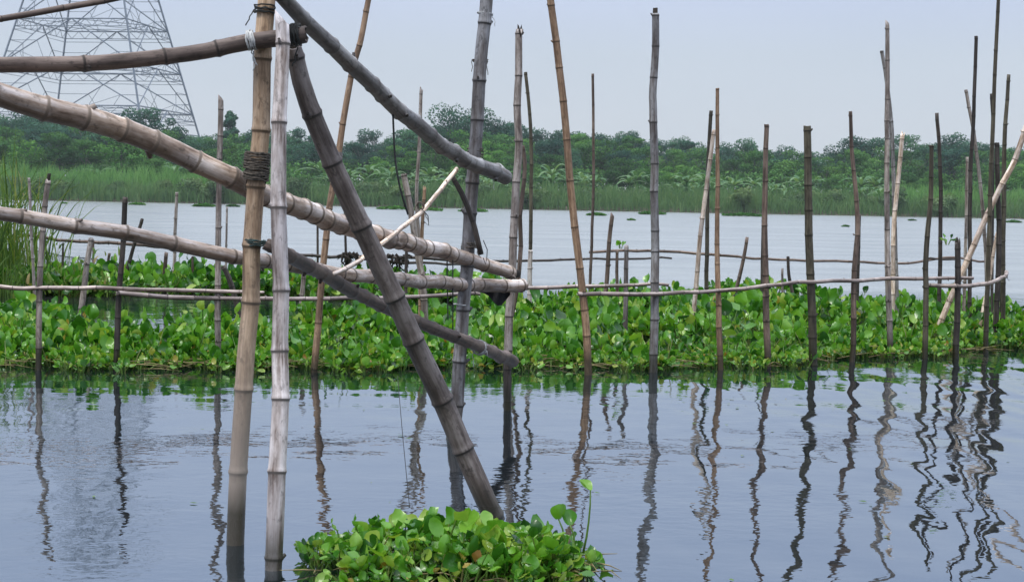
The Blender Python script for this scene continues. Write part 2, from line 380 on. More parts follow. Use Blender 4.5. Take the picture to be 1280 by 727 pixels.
def culm(name, pts, tone, inter=0.28, sides=10, cut='flat', label=None, group=None, foot=True, rnd=None, twist=0.004, knob=1.0, cat='bamboo pole', knots=True):
    """a bamboo culm: pts = [(x,y,z,radius)...] from its top to its foot"""
    rnd = rnd or random.Random(hash(label) & 0xffff if False else sum(ord(c) for c in (label or name)))
    P = [tuple(p) for p in pts]
    if foot:                                            # drive the foot under the water
        a, bb = Vector(P[-2][:3]), Vector(P[-1][:3]); dd = (bb - a).normalized()
        if dd.z > -0.2: dd = Vector((0, 0, -1))
        k = (bb.z + 0.45) / -dd.z
        if k > 0:
            e = bb + dd * k; P.append((e.x, e.y, e.z, P[-1][3]))
    S = spline(P, 0.05)
    C = np.array([s[:3] for s in S]); RR = np.array([s[3] for s in S])
    seg = np.linalg.norm(np.diff(C, axis=0), axis=1); cum = np.concatenate([[0], np.cumsum(seg)]); total = cum[-1]
    # node positions
    nodes = []; s = inter * rnd.uniform(0.15, 0.6)
    if cut == 'flat': s = inter * rnd.uniform(0.05, 0.3)
    while s < total - 0.03:
        nodes.append(s); s += inter * rnd.uniform(0.62, 1.42)
    # stations: (s, radius factor, ring mask)
    st = [(0.0, 0.98, 0.0)]
    rk = max(RR.mean(), 0.008)
    for q in nodes:
        e = min(0.5 * rk, 0.018)
        for ds, f, m in ((-2.2 * e, 0.985, 0.0), (-0.9 * e, 1 + 0.015 * knob, 0.1), (-0.25 * e, 1 + 0.065 * knob, 0.5), (0.0 * e, 1 + 0.045 * knob, 1.0),
                         (0.34 * e, 1 + 0.015 * knob, 0.85), (0.9 * e, 0.975, 0.15), (2.6 * e, 0.975, 0.0)):
            st.append((q + ds, f, m))
    base_s = list(np.arange(0.06, total, max(0.08, inter / 3)))
    for q in base_s:
        if all(abs(q - n_) > 0.05 for n_ in nodes): st.append((q, 0.985, 0.0))
    st.append((total, 0.98, 0.0))
    st = sorted(x for x in st if 0 <= x[0] <= total)
    # sideways zigzag at nodes
    offs = [(0.0, 0.0)]
    for _ in range(len(nodes) + 2): offs.append((rnd.uniform(-1, 1) * twist, rnd.uniform(-1, 1) * twist))
    kn = [0.0] + nodes + [total]
    verts, ring, segv, uvv = [], [], [], []
    T_prev = None; U = None
    tones = [rnd.random() for _ in range(len(kn) + 1)]
    for (q, f, m) in st:
        c = np.array([np.interp(q, cum, C[:, i]) for i in range(3)])
        c2 = np.array([np.interp(min(q + 0.03, total), cum, C[:, i]) for i in range(3)])
        c1 = np.array([np.interp(max(q - 0.03, 0), cum, C[:, i]) for i in range(3)])
        T = Vector(c2 - c1).normalized()
        if U is None:
            ref = Vector((0, 0, 1)) if abs(T.z) < 0.8 else Vector((1, 0, 0))
            U = (ref - T * ref.dot(T)).normalized()
        else:
            U = (U - T * U.dot(T)).normalized()
        W = T.cross(U)
        ox = np.interp(q, kn, [o[0] for o in offs[:len(kn)]]); oy = np.interp(q, kn, [o[1] for o in offs[:len(kn)]])
        cc = Vector(c) + U * float(ox) + W * float(oy)
        r = float(np.interp(q, cum, RR)) * f
        si = int(np.searchsorted(kn, q, side='right') - 1)
        end_j = (q == 0.0)
        for k in range(sides):
            a = 2 * math.pi * k / sides
            p = cc + (U * math.cos(a) + W * math.sin(a)) * r
            if end_j:
                if cut == 'slant': p = p + T * (r * 2.2 * (1 + math.cos(a)) * 0.5)
                elif cut == 'split': p = p + T * (r * rnd.uniform(0.0, 3.5))
                else: p = p + T * (r * rnd.uniform(0, 0.25))
            verts.append(p); ring.append(m); segv.append(tones[min(si, len(tones) - 1)])
            uvv.append((math.cos(a) * 0.045, math.sin(a) * 0.045, q))
    ns = len(st)
    faces = []
    for i in range(ns - 1):
        for k in range(sides):
            k2 = (k + 1) % sides
            faces.append((i * sides + k, (i + 1) * sides + k, (i + 1) * sides + k2, i * sides + k2))
    fm = [0] * len(faces)
    # cut ends: wall thickness, then a dark hollow with the diaphragm a little way in
    for which in (0, ns - 1):
        base = which * sides
        cen = sum((verts[base + k] for k in range(sides)), Vector()) / sides
        oth = (1 if which == 0 else ns - 2) * sides
        cen2 = sum((verts[oth + k] for k in range(sides)), Vector()) / sides
        inw = (cen2 - cen).normalized()
        rr_ = (verts[base] - cen).length
        i1 = len(verts)
        for k in range(sides):
            verts.append(cen + (verts[base + k] - cen) * 0.72); ring.append(0.2); segv.append(0.6); uvv.append((0.02, 0.02 * k, 5))
        i2 = len(verts)
        for k in range(sides):
            verts.append(cen + (verts[base + k] - cen) * 0.66 + inw * rr_ * 1.6); ring.append(0.2); segv.append(0.1); uvv.append((0.02, 0.02 * k, 6))
        fl = which == 0
        for k in range(sides):
            k2 = (k + 1) % sides
            q1 = (base + k, base + k2, i1 + k2, i1 + k); q2 = (i1 + k, i1 + k2, i2 + k2, i2 + k)
            if not fl: q1, q2 = q1[::-1], q2[::-1]
            faces.append(q1); fm.append(0); faces.append(q2); fm.append(1)
        cap = tuple(i2 + k for k in range(sides))
        faces.append(cap if fl else cap[::-1]); fm.append(1)
    # branch scars / stubs on some nodes
    if knots and rk > 0.012:
        for j, q in enumerate(nodes):
            if rnd.random() > 0.55: continue
            c = Vector([float(np.interp(q, cum, C[:, i])) for i in range(3)])
            c2 = Vector([float(np.interp(min(q + 0.03, total), cum, C[:, i])) for i in range(3)])
            T = (c - c2).normalized() if (c - c2).length > 1e-6 else Vector((0, 0, 1))
            r = float(np.interp(q, cum, RR))
            a = rnd.uniform(0, 6.28)
            ref = Vector((0, 0, 1)) if abs(T.z) < 0.8 else Vector((1, 0, 0))
            u_ = (ref - T * ref.dot(T)).normalized(); w_ = T.cross(u_)
            out = u_ * math.cos(a) + w_ * math.sin(a)
            tip = c + out * (r * 1.38) + T * r * 0.5
            i0 = len(verts)
            dr = (out * 0.8 + T * 0.6).normalized(); s1 = dr.cross(T).normalized(); s2 = dr.cross(s1)
            for (cen, rad) in ((c + out * r * 0.8, r * 0.34), (tip, r * 0.20)):
                for k in range(6):
                    b_ = k * math.pi / 3
                    verts.append(cen + (s1 * math.cos(b_) + s2 * math.sin(b_)) * rad); ring.append(0.75); segv.append(0.3); uvv.append((0.01, 0.01 * k, q))
            for k in range(6):
                faces.append((i0 + k, i0 + (k + 1) % 6, i0 + 6 + (k + 1) % 6, i0 + 6 + k)); fm.append(0)
            faces.append(tuple(i0 + 6 + k for k in range(6))); fm.append(1)
    org = verts[(ns - 1) * sides].copy()
    base = Vector(P[-1][:3])
    vv = np.array([tuple(v - base) for v in verts])
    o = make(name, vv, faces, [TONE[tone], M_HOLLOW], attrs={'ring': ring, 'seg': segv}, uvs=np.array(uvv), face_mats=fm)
    o.location = base
    tag(o, label, cat, group)
    return o


def pole(pix, wpx, tone, label, depth=None, w_top=None, group='bamboo stakes standing in the water', name='bamboo_pole', **kw):
    """pix from top to foot in survey pixels; the foot's pixel gives the distance unless depth is given"""
    if depth is None: depth = on_water(*pix[-1]).y
    w_top = w_top or wpx * 0.85
    n = len(pix); pts = []
    for i, (x, y) in enumerate(pix):
        p = at(x, y, depth)
        ww = w_top + (wpx - w_top) * i / (n - 1)
        pts.append((p.x, p.y, p.z, ww * depth / FPX / 2))
    return culm(name, pts, tone, label=label, group=group, **kw)


def beam(pix, tone, label, group=None, name='bamboo_beam', cat='bamboo beam', **kw):
    """pix = [(px, py, depth, width_px)...]"""
    pts = []
    for (x, y, dp, ww) in pix:
        p = at(x, y, dp); pts.append((p.x, p.y, p.z, ww * dp / FPX / 2))
    return culm(name, pts, tone, label=label, group=group, foot=False, cat=cat, **kw)


# ---- the big frame in the foreground
FR = 'thick bamboo of the foreground frame'
pole([(336, -40), (330, 60), (324, 180), (312, 370), (305, 450), (298, 600), (295, 687)], 23, 'post', 'thick tan bamboo upright with rope lashing around it, left of the pair', w_top=22, depth=5.99, group=FR, name='bamboo_post', inter=0.31, sides=20, knob=1.7, twist=0.007, cat='bamboo post')
bp_ = [(352, 12, 5.838, 17), (351, 100, 5.82, 18), (349, 250, 5.78, 20), (350, 400, 5.73, 21), (350, 500, 5.69, 22), (345, 640, 5.62, 23), (341, 718, 5.59, 22)]
beam(bp_ + [(338, 765, 5.56, 22)], 'white', 'thick whitish grey bamboo upright nearest the camera, right of the pair', FR, name='bamboo_post', cat='bamboo post', inter=0.27, sides=20, knob=1.7, twist=0.007, cut='slant')
beam([(366, 58, 6.03, 21), (382, 118, 6.09, 24), (420, 210, 6.18, 25), (455, 290, 6.26, 26), (490, 368, 6.33, 26), (522, 435, 6.4, 27), (562, 520, 6.48, 27), (612, 632, 6.55, 27), (640, 695, 6.65, 27)],
     'umber', 'thick grey brown bamboo leaning diagonally, its foot behind the foreground plants', FR, name='bamboo_brace', cat='bamboo brace', inter=0.27, sides=20, knob=1.7, twist=0.007, cut='flat')
beam([(345, -12, 5.80, 19), (400, 46, 6.3, 20), (460, 101, 6.85, 20), (520, 157, 7.5, 20), (570, 193, 8.2, 19), (632, 222, 8.78, 19)],
     'slate', 'blue grey bamboo sloping down from the top edge to a rounded cut end', FR, name='bamboo_brace', cat='bamboo brace', inter=0.24, sides=20, knob=1.7, twist=0.007)
beam([(-60, 94, 5.15, 29), (0, 118, 5.35, 30), (70, 139, 5.5, 31), (150, 162, 5.7, 30), (230, 194, 5.92, 28), (310, 234, 6.14, 27), (400, 270, 6.75, 25), (480, 296, 7.5, 23), (560, 316, 8.5, 19), (640, 342, 9.05, 16)][::-1],
     'pale', 'thickest pale beam curving down from the left edge, upper of two long beams', FR, inter=0.185, sides=20, knob=1.7, twist=0.007)
beam([(-60, 257, 5.2, 17), (0, 267, 5.4, 18), (120, 285, 5.65, 19), (220, 306, 5.9, 19), (310, 323, 6.16, 18), (420, 342, 6.95, 17), (500, 349, 7.8, 17), (600, 356, 8.95, 17), (655, 356, 9.3, 16)][::-1],
     'pale', 'long pale beam crossing from left edge, lower of two long beams', FR, inter=0.24, sides=20, knob=1.7, twist=0.007)
beam([(331, 304, 5.925, 16), (355, 318, 6.0, 18), (400, 341, 6.6, 18), (450, 368, 7.2, 17), (520, 400, 7.95, 16), (600, 433, 9.0 - .22, 15), (640, 451, 9.9, 16)],
     'brown', 'dark brown bamboo sloping down right to a wet stub post at the waterline', FR, name='bamboo_brace', cat='bamboo brace', inter=0.26, sides=20, knob=1.7, twist=0.007)
beam([(-60, 84, 5.4, 20), (0, 82, 5.5, 20), (130, 78, 5.7, 20), (240, 66, 5.85, 20), (310, 51, 5.912, 21), (384, 43, 5.91, 22)][::-1],
     'brown', 'dark brown horizontal bamboo across the pylon, with open hollow end', FR, inter=0.26, sides=20, knob=1.7, twist=0.007)
beam([(-60, 33, 5.4, 8), (0, 24, 5.5, 8), (80, 11, 5.6, 8), (160, -6, 5.7, 8), (260, -30, 5.8, 8)], 'brown', 'thin bamboo stick slanting across the top left corner', None, name='bamboo_stick', cat='bamboo stick', inter=0.2, sides=12)
pole([(611, -45), (606, 17), (600, 75), (594, 180), (588, 260), (581, 350), (576, 440), (570, 505), (567, 548)], 17, 'slate', 'thick blue grey upright pole carrying the frame\'s right end', w_top=16, group=FR, name='bamboo_post', inter=0.27, sides=20, knob=1.7, cat='bamboo post', twist=0.012)
beam([(635, 446, 9.95, 10), (634, 505, 9.95, 10), (634, 560, 9.95, 10)], 'dark', 'short wet black post under the sloping brown bamboo\'s end', None, name='bamboo_post', cat='bamboo post', inter=0.3)
beam([(571, 211, 8.55, 6), (548, 240, 8.3, 6), (523, 268, 8.0, 6), (480, 302, 7.3, 6), (440, 331, 6.85, 6), (415, 343, 6.7, 6)], 'pale', 'thin pale bent stick propped diagonally between brace and beam', None, name='bamboo_stick', cat='bamboo stick', inter=0.14)
beam([(563, 215, 8.6, 6), (578, 243, 8.62, 7), (590, 275, 8.65, 7), (602, 318, 8.66, 7)], 'dark', 'short dark stick hanging off the thick blue grey upright', None, name='bamboo_stick', cat='bamboo stick', inter=0.2, knots=False)

# ---- stakes, left part
G = 'bamboo stakes standing in the water'
pole([(61, 220), (56, 262), (50, 350), (48, 462)], 8, 'grey', 'grey stake with split top, leftmost of the stakes with feet in open water', cut='split')
pole([(157, 246), (152, 330), (148, 380), (145, 462)], 8, 'dark', 'dark wet stake reaching just above the upper river line, right of the leftmost stake')
pole([(276, 118), (274, 230), (273, 330), (272, 460)], 8, 'grey', 'tall grey stake with pointed top just left of the tan upright', cut='slant')
pole([(114, 297), (109, 330), (104, 368), (98, 408)], 8, 'grey', 'short pale stake ending at the left rear rail', depth=15.8)
pole([(466, -30), (452, 45), (440, 90), (424, 185), (411, 265), (401, 360), (393, 465)], 9, 'tan', 'tall slim tan pole leaning right, out of the top edge behind the frame', w_top=7)
pole([(505, 217), (513, 260), (521, 310), (530, 370), (531, 440)], 9, 'grey', 'stout grey stake inside the frame leaning left', depth=13.6)
pole([(527, 108), (524, 180), (521, 250), (524, 310), (527, 420)], 5, 'grey', 'slim grey stake with jagged top crossing behind the blue grey brace', depth=14.0, cut='split')
pole([(531, 231), (527, 300), (525, 420)], 5, 'tan', 'thin split tan stake beside the stout grey one', depth=13.8, cut='split')
pole([(650, 35), (647, 130), (648, 200), (643, 290), (638, 380), (633, 462)], 11, 'grey', 'tall grey pole just right of the frame with split top', cut='split', w_top=9, twist=.012)
pole([(657, 90), (662, 140), (664, 180), (664, 260), (662, 392)], 5, 'olive', 'slim dark green pole beside the tall grey pole right of the frame', depth=16.5)
pole([(653, 182), (656, 210), (652, 270), (648, 330), (637, 435)], 6, 'brown', 'crooked brown stake close behind the tall grey pole', depth=13.6, twist=.02)
pole([(685, -30), (703, 120), (713, 230), (724, 330), (733, 410), (735, 468)], 10, 'tan', 'tall tan pole leaning left, its top out of frame', w_top=9)
pole([(741, 92), (742, 200), (740, 290), (737, 372)], 4, 'brown', 'very thin dark pole in the middle, reaching the sky', depth=19)
pole([(766, 265), (762, 300), (759, 350), (754, 392)], 6, 'brown', 'short tapering brown stake left of two stubs in the middle', depth=17, cut='slant')
pole([(771, 312), (772, 400)], 4.5, 'brown', 'thin dark stub between two short stakes in the middle', depth=16.8)
pole([(783, 306), (782, 365), (781, 430)], 6.5, 'grey', 'short grey flat-topped stub in the middle', depth=14.5)
pole([(819, 17), (819, 62), (816, 115), (817, 140), (818, 250), (819, 350), (817, 465)], 11, 'slate', 'tall slate grey pole with a kink, in the middle right', w_top=9, twist=.006)
pole([(889, 138), (886, 190), (884, 250), (883, 385)], 5.5, 'olive', 'grey green pole crossed by a pale one, left of the tan pole', depth=17)
pole([(893, 162), (886, 210), (876, 290), (866, 405)], 6, 'pale', 'slim pinkish pale pole leaning right across a grey green one', depth=15.8)
pole([(897, 110), (897, 250), (897, 350), (901, 462)], 8, 'tan', 'slim tan pole right of the crossed pair', w_top=4.5)
pole([(934, 296), (929, 325), (920, 362)], 5, 'brown', 'short brown stub leaning right, in front of the far water', depth=19)
pole([(954, 258), (952, 372)], 3.5, 'dark', 'thin dark stake just left of the dark straight pole', depth=19)
pole([(958, 155), (956, 300), (960, 460)], 9, 'brown', 'dark straight pole with flat top, left of the stout brown one', w_top=6)
pole([(1009, 157), (1011, 280), (1014, 370), (1017, 457)], 11, 'olive', 'stout brown pole with wide flat top rising above the right mat', w_top=9.5)
pole([(985, 320), (986, 345), (992, 372)], 4.5, 'dark', 'short dark bent stub left of the stout brown pole', depth=19)
pole([(978, 335), (979, 400)], 3.5, 'grey', 'thin pale stub among the leaves left of the stout brown pole', depth=17)
pole([(1063, 139), (1066, 200), (1071, 262), (1069, 330), (1065, 452)], 7.5, 'brown', 'slim brown pole doubled by a darker one, left of the tall pointed pole', w_top=4.5, twist=.01)
pole([(1074, 266), (1072, 330), (1070, 390)], 6, 'dark', 'lower dark stake behind the slim doubled brown pole', depth=16.5, cut='split')
pole([(1109, 25), (1109, 100), (1109, 300), (1113, 446)], 8, 'grey', 'tallest pointed pole of the right part, grey brown', w_top=5, cut='slant')
pole([(1102, 63), (1108, 100), (1113, 140), (1116, 190), (1121, 385)], 5.5, 'slate', 'slate pole leaning left behind the tall pointed pole', depth=16.5)
pole([(1129, 162), (1120, 250), (1117, 300), (1116, 392)], 6, 'pale', 'pale cream pole with leaning top, right of the tall pointed pole', depth=15.6, cut='split', w_top=5.5)
pole([(1164, 181), (1163, 250), (1158, 310), (1156, 448)], 7.5, 'olive', 'dark olive pole with bent foot, left of the broken dark stub', w_top=5.5)
pole([(1171, 141), (1175, 200), (1176, 260), (1174, 385)], 5.5, 'dark', 'black brown pole just right of the dark olive one', depth=17)
pole([(1197, 295), (1197, 350), (1195, 447)], 8.5, 'dark', 'dark broken stub at the far end of the right rail', cut='split')
pole([(1292, 130), (1268, 200), (1252, 232), (1229, 280), (1206, 332), (1172, 412)], 8, 'pale', 'pale pole leaning strongly right, out of the right edge', depth=15.3, w_top=7)
pole([(1209, 196), (1208, 260), (1205, 388)], 4.5, 'grey', 'slim pale stake left of the thin crossing pair', depth=17)
pole([(1220, 45), (1217, 150), (1213, 230), (1212, 385)], 5.5, 'dark', 'tall dark pole crossed at mid height by a thin grey one', depth=16.5, w_top=4.5)
pole([(1207, 112), (1216, 160), (1224, 220), (1231, 300), (1235, 385)], 5, 'grey', 'thin grey pole leaning left across a tall dark one', depth=16.8)
pole([(1250, -30), (1243, 100), (1240, 180), (1236, 300), (1234, 370), (1232, 440)], 7, 'olive', 'very tall dark pole out of the top edge at right', w_top=4.5)
pole([(1239, 117), (1241, 180), (1240, 390)], 4, 'dark', 'thin dark stake touching the very tall pole at right', depth=16.6)
pole([(1261, 93), (1256, 170), (1254, 280), (1253, 400)], 7.5, 'olive', 'straight dark green pole, rightmost upright', depth=15.8, w_top=4.5)
pole([(1246, 178), (1248, 260), (1248, 330), (1244, 412)], 7.5, 'dark', 'dark stake held by the hooked rail at right', depth=15.4, w_top=6)
pole([(1247, 290), (1238, 340), (1228, 392)], 5, 'pale', 'short pale leaning stake behind the hooked rail', depth=15.9)

# small stakes of the rear row, left
pole([(178, 273), (168, 305), (155, 352)], 5, 'dark', 'thin dark stub leaning right, behind the dark wet stake', depth=21, name='bamboo_stake')
pole([(221, 240), (219, 290), (217, 352)], 4.5, 'grey', 'slim grey stake half way between dark wet stake and tan upright', depth=21, name='bamboo_stake')
pole([(284, 258), (282, 350)], 3, 'grey', 'thin grey stake beside the pointed tall one', depth=21, name='bamboo_stake')
pole([(36, 222), (39, 290), (43, 372)], 4, 'grey', 'thin pale stake in front of the tall grass', depth=17.5, name='bamboo_stake')
pole([(79, 303), (78, 350)], 3, 'dark', 'thin dark stub near the net, right of the grass', depth=21, name='bamboo_stake')
pole([(117, 300), (116, 345)], 3, 'brown', 'thin brown stub touching the short pale stake', depth=21, name='bamboo_stake')
pole([(137, 316), (131, 352)], 4, 'brown', 'low brown leaning stub in front of the net', depth=21, name='bamboo_stake')
pole([(208, 315), (205, 352)], 5.5, 'brown', 'stumpy brown stake at the right end of the net', depth=21, name='bamboo_stake')
pole([(241, 320), (240, 352)], 3.5, 'brown', 'short brown stub left of the pointed tall stake', depth=21, name='bamboo_stake')
pole([(260, 334), (255, 356)], 3.5, 'dark', 'lowest dark stub left of the pointed tall stake', depth=21, name='bamboo_stake')
pole([(305, 298), (304, 355)], 3, 'dark', 'thin dark stake close to the left side of the tan upright', depth=21, name='bamboo_stake')
beam([(278, 332, 15, 6), (287, 350, 15, 7), (297, 385, 15, 7), (304, 430, 15, 7), (308, 480, 15, 7)], 'dark', 'black curved stake leaning against the left of the tan upright', None, name='bamboo_stake', cat='bamboo pole')
pole([(397, 258), (397, 352)], 3.2, 'dark', 'thin dark stake seen left of the slim tan pole', depth=21, name='bamboo_stake')
pole([(381, 322), (374, 415)], 6.5, 'grey', 'short grey stake right of the whitish upright', depth=15.2, name='bamboo_stake')
pole([(431, 262), (433, 352)], 3.5, 'dark', 'thin dark stake under the upper long beam, right of the slim tan pole', depth=21, name='bamboo_stake')
pole([(508, 295), (507, 390)], 4.5, 'dark', 'thin dark stake left of the stout grey stake', depth=18, name='bamboo_stake')
pole([(663, 312), (661, 395)], 6.5, 'white', 'short pale stub close right of the long beam ends', depth=16.4, name='bamboo_stake')

# ---- rails
RG = 'thin bamboo rails tied along the stakes'
def rail(pix, tone, label, depth, **kw):
    return beam([(x, y, depth if len(q) < 2 else q[1], q[0]) for (x, y, *q) in pix], tone, label, RG, name='bamboo_rail', cat='bamboo rail', inter=0.2, sides=10, cut='flat', twist=0.01, **kw)
rail([(722, 367, 5.5, 12.03), (790, 368, 5.5, 12.18), (817, 367.5, 5.2, 12.25), (901, 363, 5, 12.54), (960, 357, 5, 12.71), (1017, 352, 5, 12.97), (1065, 350, 5, 13.38), (1113, 348.5, 5, 13.84), (1160, 349, 4.6, 13.84), (1216, 348, 4.2, 14.05)], 'rail', 'longest pale rail running along the right stakes', 12.4)
rail([(1157, 356, 5, 13.96), (1197, 358, 5.5, 13.92), (1236, 354, 5.5, 14.42), (1254, 347, 5, 15.0), (1259, 340, 5, 15.35)], 'rail', 'short pale rail hooking up at its right end', 13.4)
rail([(655, 361, 5), (720, 359, 5), (790, 355, 4.5), (836, 356, 4)], 'rail', 'thin rail starting at the long beam ends', 12.5)
rail([(-30, 353, 5.5, 11.6), (20, 360, 5.5, 11.65), (60, 359, 5.5, 11.69), (140, 361, 5.2, 11.75), (272, 365, 4.8, 12.0), (330, 367, 4.5, 12.1)], 'rail', 'slightly bent pale rail entering from left edge', 12.4)
rail([(145, 367, 6, 11.73), (230, 371, 6, 11.9), (272, 372, 5.5, 12.0), (393, 373, 5.5, 11.87), (520, 371, 5, 12.2), (600, 366, 5, 12.3)], 'rail', 'pale rail just below the one from the left edge', 12.6)
rail([(34, 294, 4), (80, 300, 4), (150, 304, 4.5), (200, 308, 4), (260, 312, 3.5)], 'brown', 'left rear rail above the net', 21.3)
rail([(345, 318, 4), (430, 321, 4), (520, 322, 4), (600, 326, 3.5), (720, 324, 3), (840, 322, 2.5)], 'dark', 'dark rear rail seen through the frame', 20.8)
rail([(455, 324, 3), (500, 328, 3.5), (580, 330, 3)], 'dark', 'short dark rear rail just below the long dark one', 20.5)
rail([(736, 315, 3.5), (800, 313, 3.5), (880, 317, 3.5), (960, 324, 3.2), (1060, 327, 3.2), (1140, 328, 3), (1185, 322, 3), (1232, 327, 2.6)], 'brown', 'long thin rear rail of the right part', 20.6)
rail([(1160, 323, 2.6), (1195, 324, 2.4)], 'dark', 'tiny rear rail forking off near the hooked rail', 20.2)


# ------------------------------------------------------------------ ropes, cords
def tube(pts, r, sides=5):
    vs, fs = [], []
    U = None
    P = [Vector(p) for p in pts]
    for i, p in enumerate(P):
        T = (P[min(i + 1, len(P) - 1)] - P[max(i - 1, 0)]).normalized()
        if U is None:
            ref = Vector((0, 0, 1)) if abs(T.z) < 0.8 else Vector((1, 0, 0))
            U = (ref - T * ref.dot(T)).normalized()
        else: U = (U - T * U.dot(T)).normalized()
        W = T.cross(U)
        rr = r[i] if isinstance(r, (list, tuple)) else r
        for k in range(sides):
            a = 2 * math.pi * k / sides
            vs.append(p + (U * math.cos(a) + W * math.sin(a)) * rr)
    for i in range(len(P) - 1):
        for k in range(sides):
            k2 = (k + 1) % sides
            fs.append((i * sides + k, i * sides + k2, (i + 1) * sides + k2, (i + 1) * sides + k))
    fs.append(tuple(range(sides))[::-1]); fs.append(tuple((len(P) - 1) * sides + k for k in range(sides)))
    return vs, fs


def wrap(name, pc, axis_px, ra, rb, turns, width, r, mat, label, cat='rope lashing', wob=0.004, tails=1, group='ties on the bamboo frame'):
    """cord wound around the culm through pixel-depth pc=(px,py,Y); axis_px = second point along the culm"""
    c = at(*pc); ax = (at(*axis_px) - c).normalized()
    u = ax.cross(Vector((0, 1, 0))).normalized(); v = ax.cross(u).normalized()
    rnd = random.Random(int(pc[0] * 13 + pc[1]))
    pts = []
    n = turns * 14
    for i in range(n + 1):
        t = i / n; a = t * turns * 2 * math.pi
        z = (abs((t * 2.3) % 2 - 1) - 0.5) * width
        j = rnd.uniform(-wob, wob)
        pts.append(c + u * math.cos(a) * (ra + j) + v * math.sin(a) * (rb + j) + ax * (z + rnd.uniform(-wob, wob)))
    vs, fs = tube(pts, r)
    for q in range(tails):
        s = c + u * (ra + r) * (1 if q % 2 == 0 else -1) - v * 0.01 + ax * rnd.uniform(-.3, .3) * width
        tp = [s]
        for k in range(7):
            s = s + Vector((rnd.uniform(-.006, .010) * (1 if q % 2 == 0 else -1), rnd.uniform(-.004, .0), -0.012 + rnd.uniform(-.006, .008))); tp.append(s)
        v2, f2 = tube(tp, r * 0.7, 4); o_ = len(vs); vs += v2; fs += [tuple(i + o_ for i in f) for f in f2]
    V = np.array([tuple(p - c) for p in vs])
    o = make(name, V, fs, mat); o.location = c
    return tag(o, label, cat, group)


wrap('rope_lashing', (321, 208, 5.99), (322, 190, 5.99), 0.050, 0.062, 24, 0.115, 0.0042, M_ROPE, 'thick brown rope lashing where the upper long beam meets the tan upright', tails=3)
wrap('cord_tie', (319, 303, 5.99), (320, 290, 5.99), 0.047, 0.050, 5, 0.022, 0.0035, M_ROPE_G, 'green cord tied around the tan upright below the rope lashing')
wrap('cord_tie', (314, 50.5, 5.913), (300, 53, 5.91), 0.039, 0.042, 7, 0.028, 0.0038, M_ROPE_W, 'white cord around the dark horizontal bamboo beside the pylon', tails=3)
wrap('rope_lashing', (368, 44, 5.91), (380, 43, 5.91), 0.045, 0.048, 8, 0.05, 0.004, M_ROPE_D, 'dark rope around the hollow end of the horizontal bamboo', tails=2)
wrap('cord_tie', (331, 12, 5.99), (330, 40, 5.99), 0.043, 0.045, 5, 0.03, 0.0035, M_ROPE_D, 'dark cord around the tan upright near the top edge', tails=2)
wrap('cord_tie', (606, 17, 8.75), (600, 60, 8.75), 0.047, 0.047, 2, 0.010, 0.003, M_ROPE_W, 'pale wire ring near the top of the thick blue grey pole', tails=1)
wrap('cord_tie', (600, 76, 8.75), (599, 100, 8.75), 0.046, 0.046, 4, 0.014, 0.003, M_ROPE, 'brown tie on the blue grey pole below the wire ring', tails=2)
wrap('rope_lashing', (594, 190, 8.75), (592, 215, 8.75), 0.047, 0.055, 7, 0.05, 0.0035, M_ROPE, 'rope tying the blue grey brace to the blue grey upright', tails=2)
wrap('cord_tie', (587, 306, 8.75), (585, 330, 8.75), 0.046, 0.060, 5, 0.03, 0.0035, M_ROPE, 'rusty cord where the upright crosses the upper long beam end', tails=2)
wrap('cord_tie', (599, 434, 8.8), (620, 443, 9.2), 0.044, 0.044, 6, 0.06, 0.0035, M_ROPE_W, 'white cord around the lower end of the sloping brown bamboo', tails=2)
wrap('cord_tie', (576, 380, 8.73), (575, 400, 8.73), 0.045, 0.045, 2, 0.01, 0.0025, M_ROPE_W, 'thin pale ring low on the blue grey upright', tails=0)
wrap('cord_tie', (526, 257, 8.02), (518, 265, 7.95), 0.02, 0.022, 3, 0.02, 0.003, M_ROPE, 'small tie on the thin bent stick', tails=2)
wrap('cord_tie', (622, 214, 8.7), (610, 209, 8.6), 0.046, 0.046, 3, 0.02, 0.0025, M_ROPE_W, 'white cord near the cut end of the blue grey brace', tails=2)
# ties where rails meet stakes
for (x, y, dp, lab) in ((49, 360, 11.72, 'cord tying the left rail to the leftmost stake'), (148, 365, 11.77, 'cord tying two left rails to the dark wet stake'), (273, 369, 12.05, 'cord tying the left rails to the pointed tall stake'),
                        (729, 367, 12.08, 'cord tying the right rail to the leaning tan pole'), (819, 367, 12.31, 'cord tying the right rail to the slate pole'), (1013, 353, 13.03, 'cord tying the right rail to the stout brown pole'),
                        (958, 358, 12.76, 'cord tying the right rail to the dark straight pole'), (1197, 358, 13.97, 'cord tying the hooked rail to the broken stub'), (1255, 345, 15.1, 'cord tying the hooked rail to its stake')):
    wrap('cord_tie', (x, y, dp), (x + 2, y + 30, dp), 0.034, 0.05, 3, 0.03, 0.003, M_ROPE_D, lab, tails=1, group='ties on the rails')


def cord(name, pix, r, mat, label, cat='cord'):
    pts = [at(*p) for p in pix]
    S = spline([(p.x, p.y, p.z, r) for p in pts], 0.04)
    vs, fs = tube([s[:3] for s in S], r, 5)
    c = pts[0]
    o = make(name, np.array([tuple(v - c) for v in vs]), fs, mat); o.location = c
    return tag(o, label, cat)


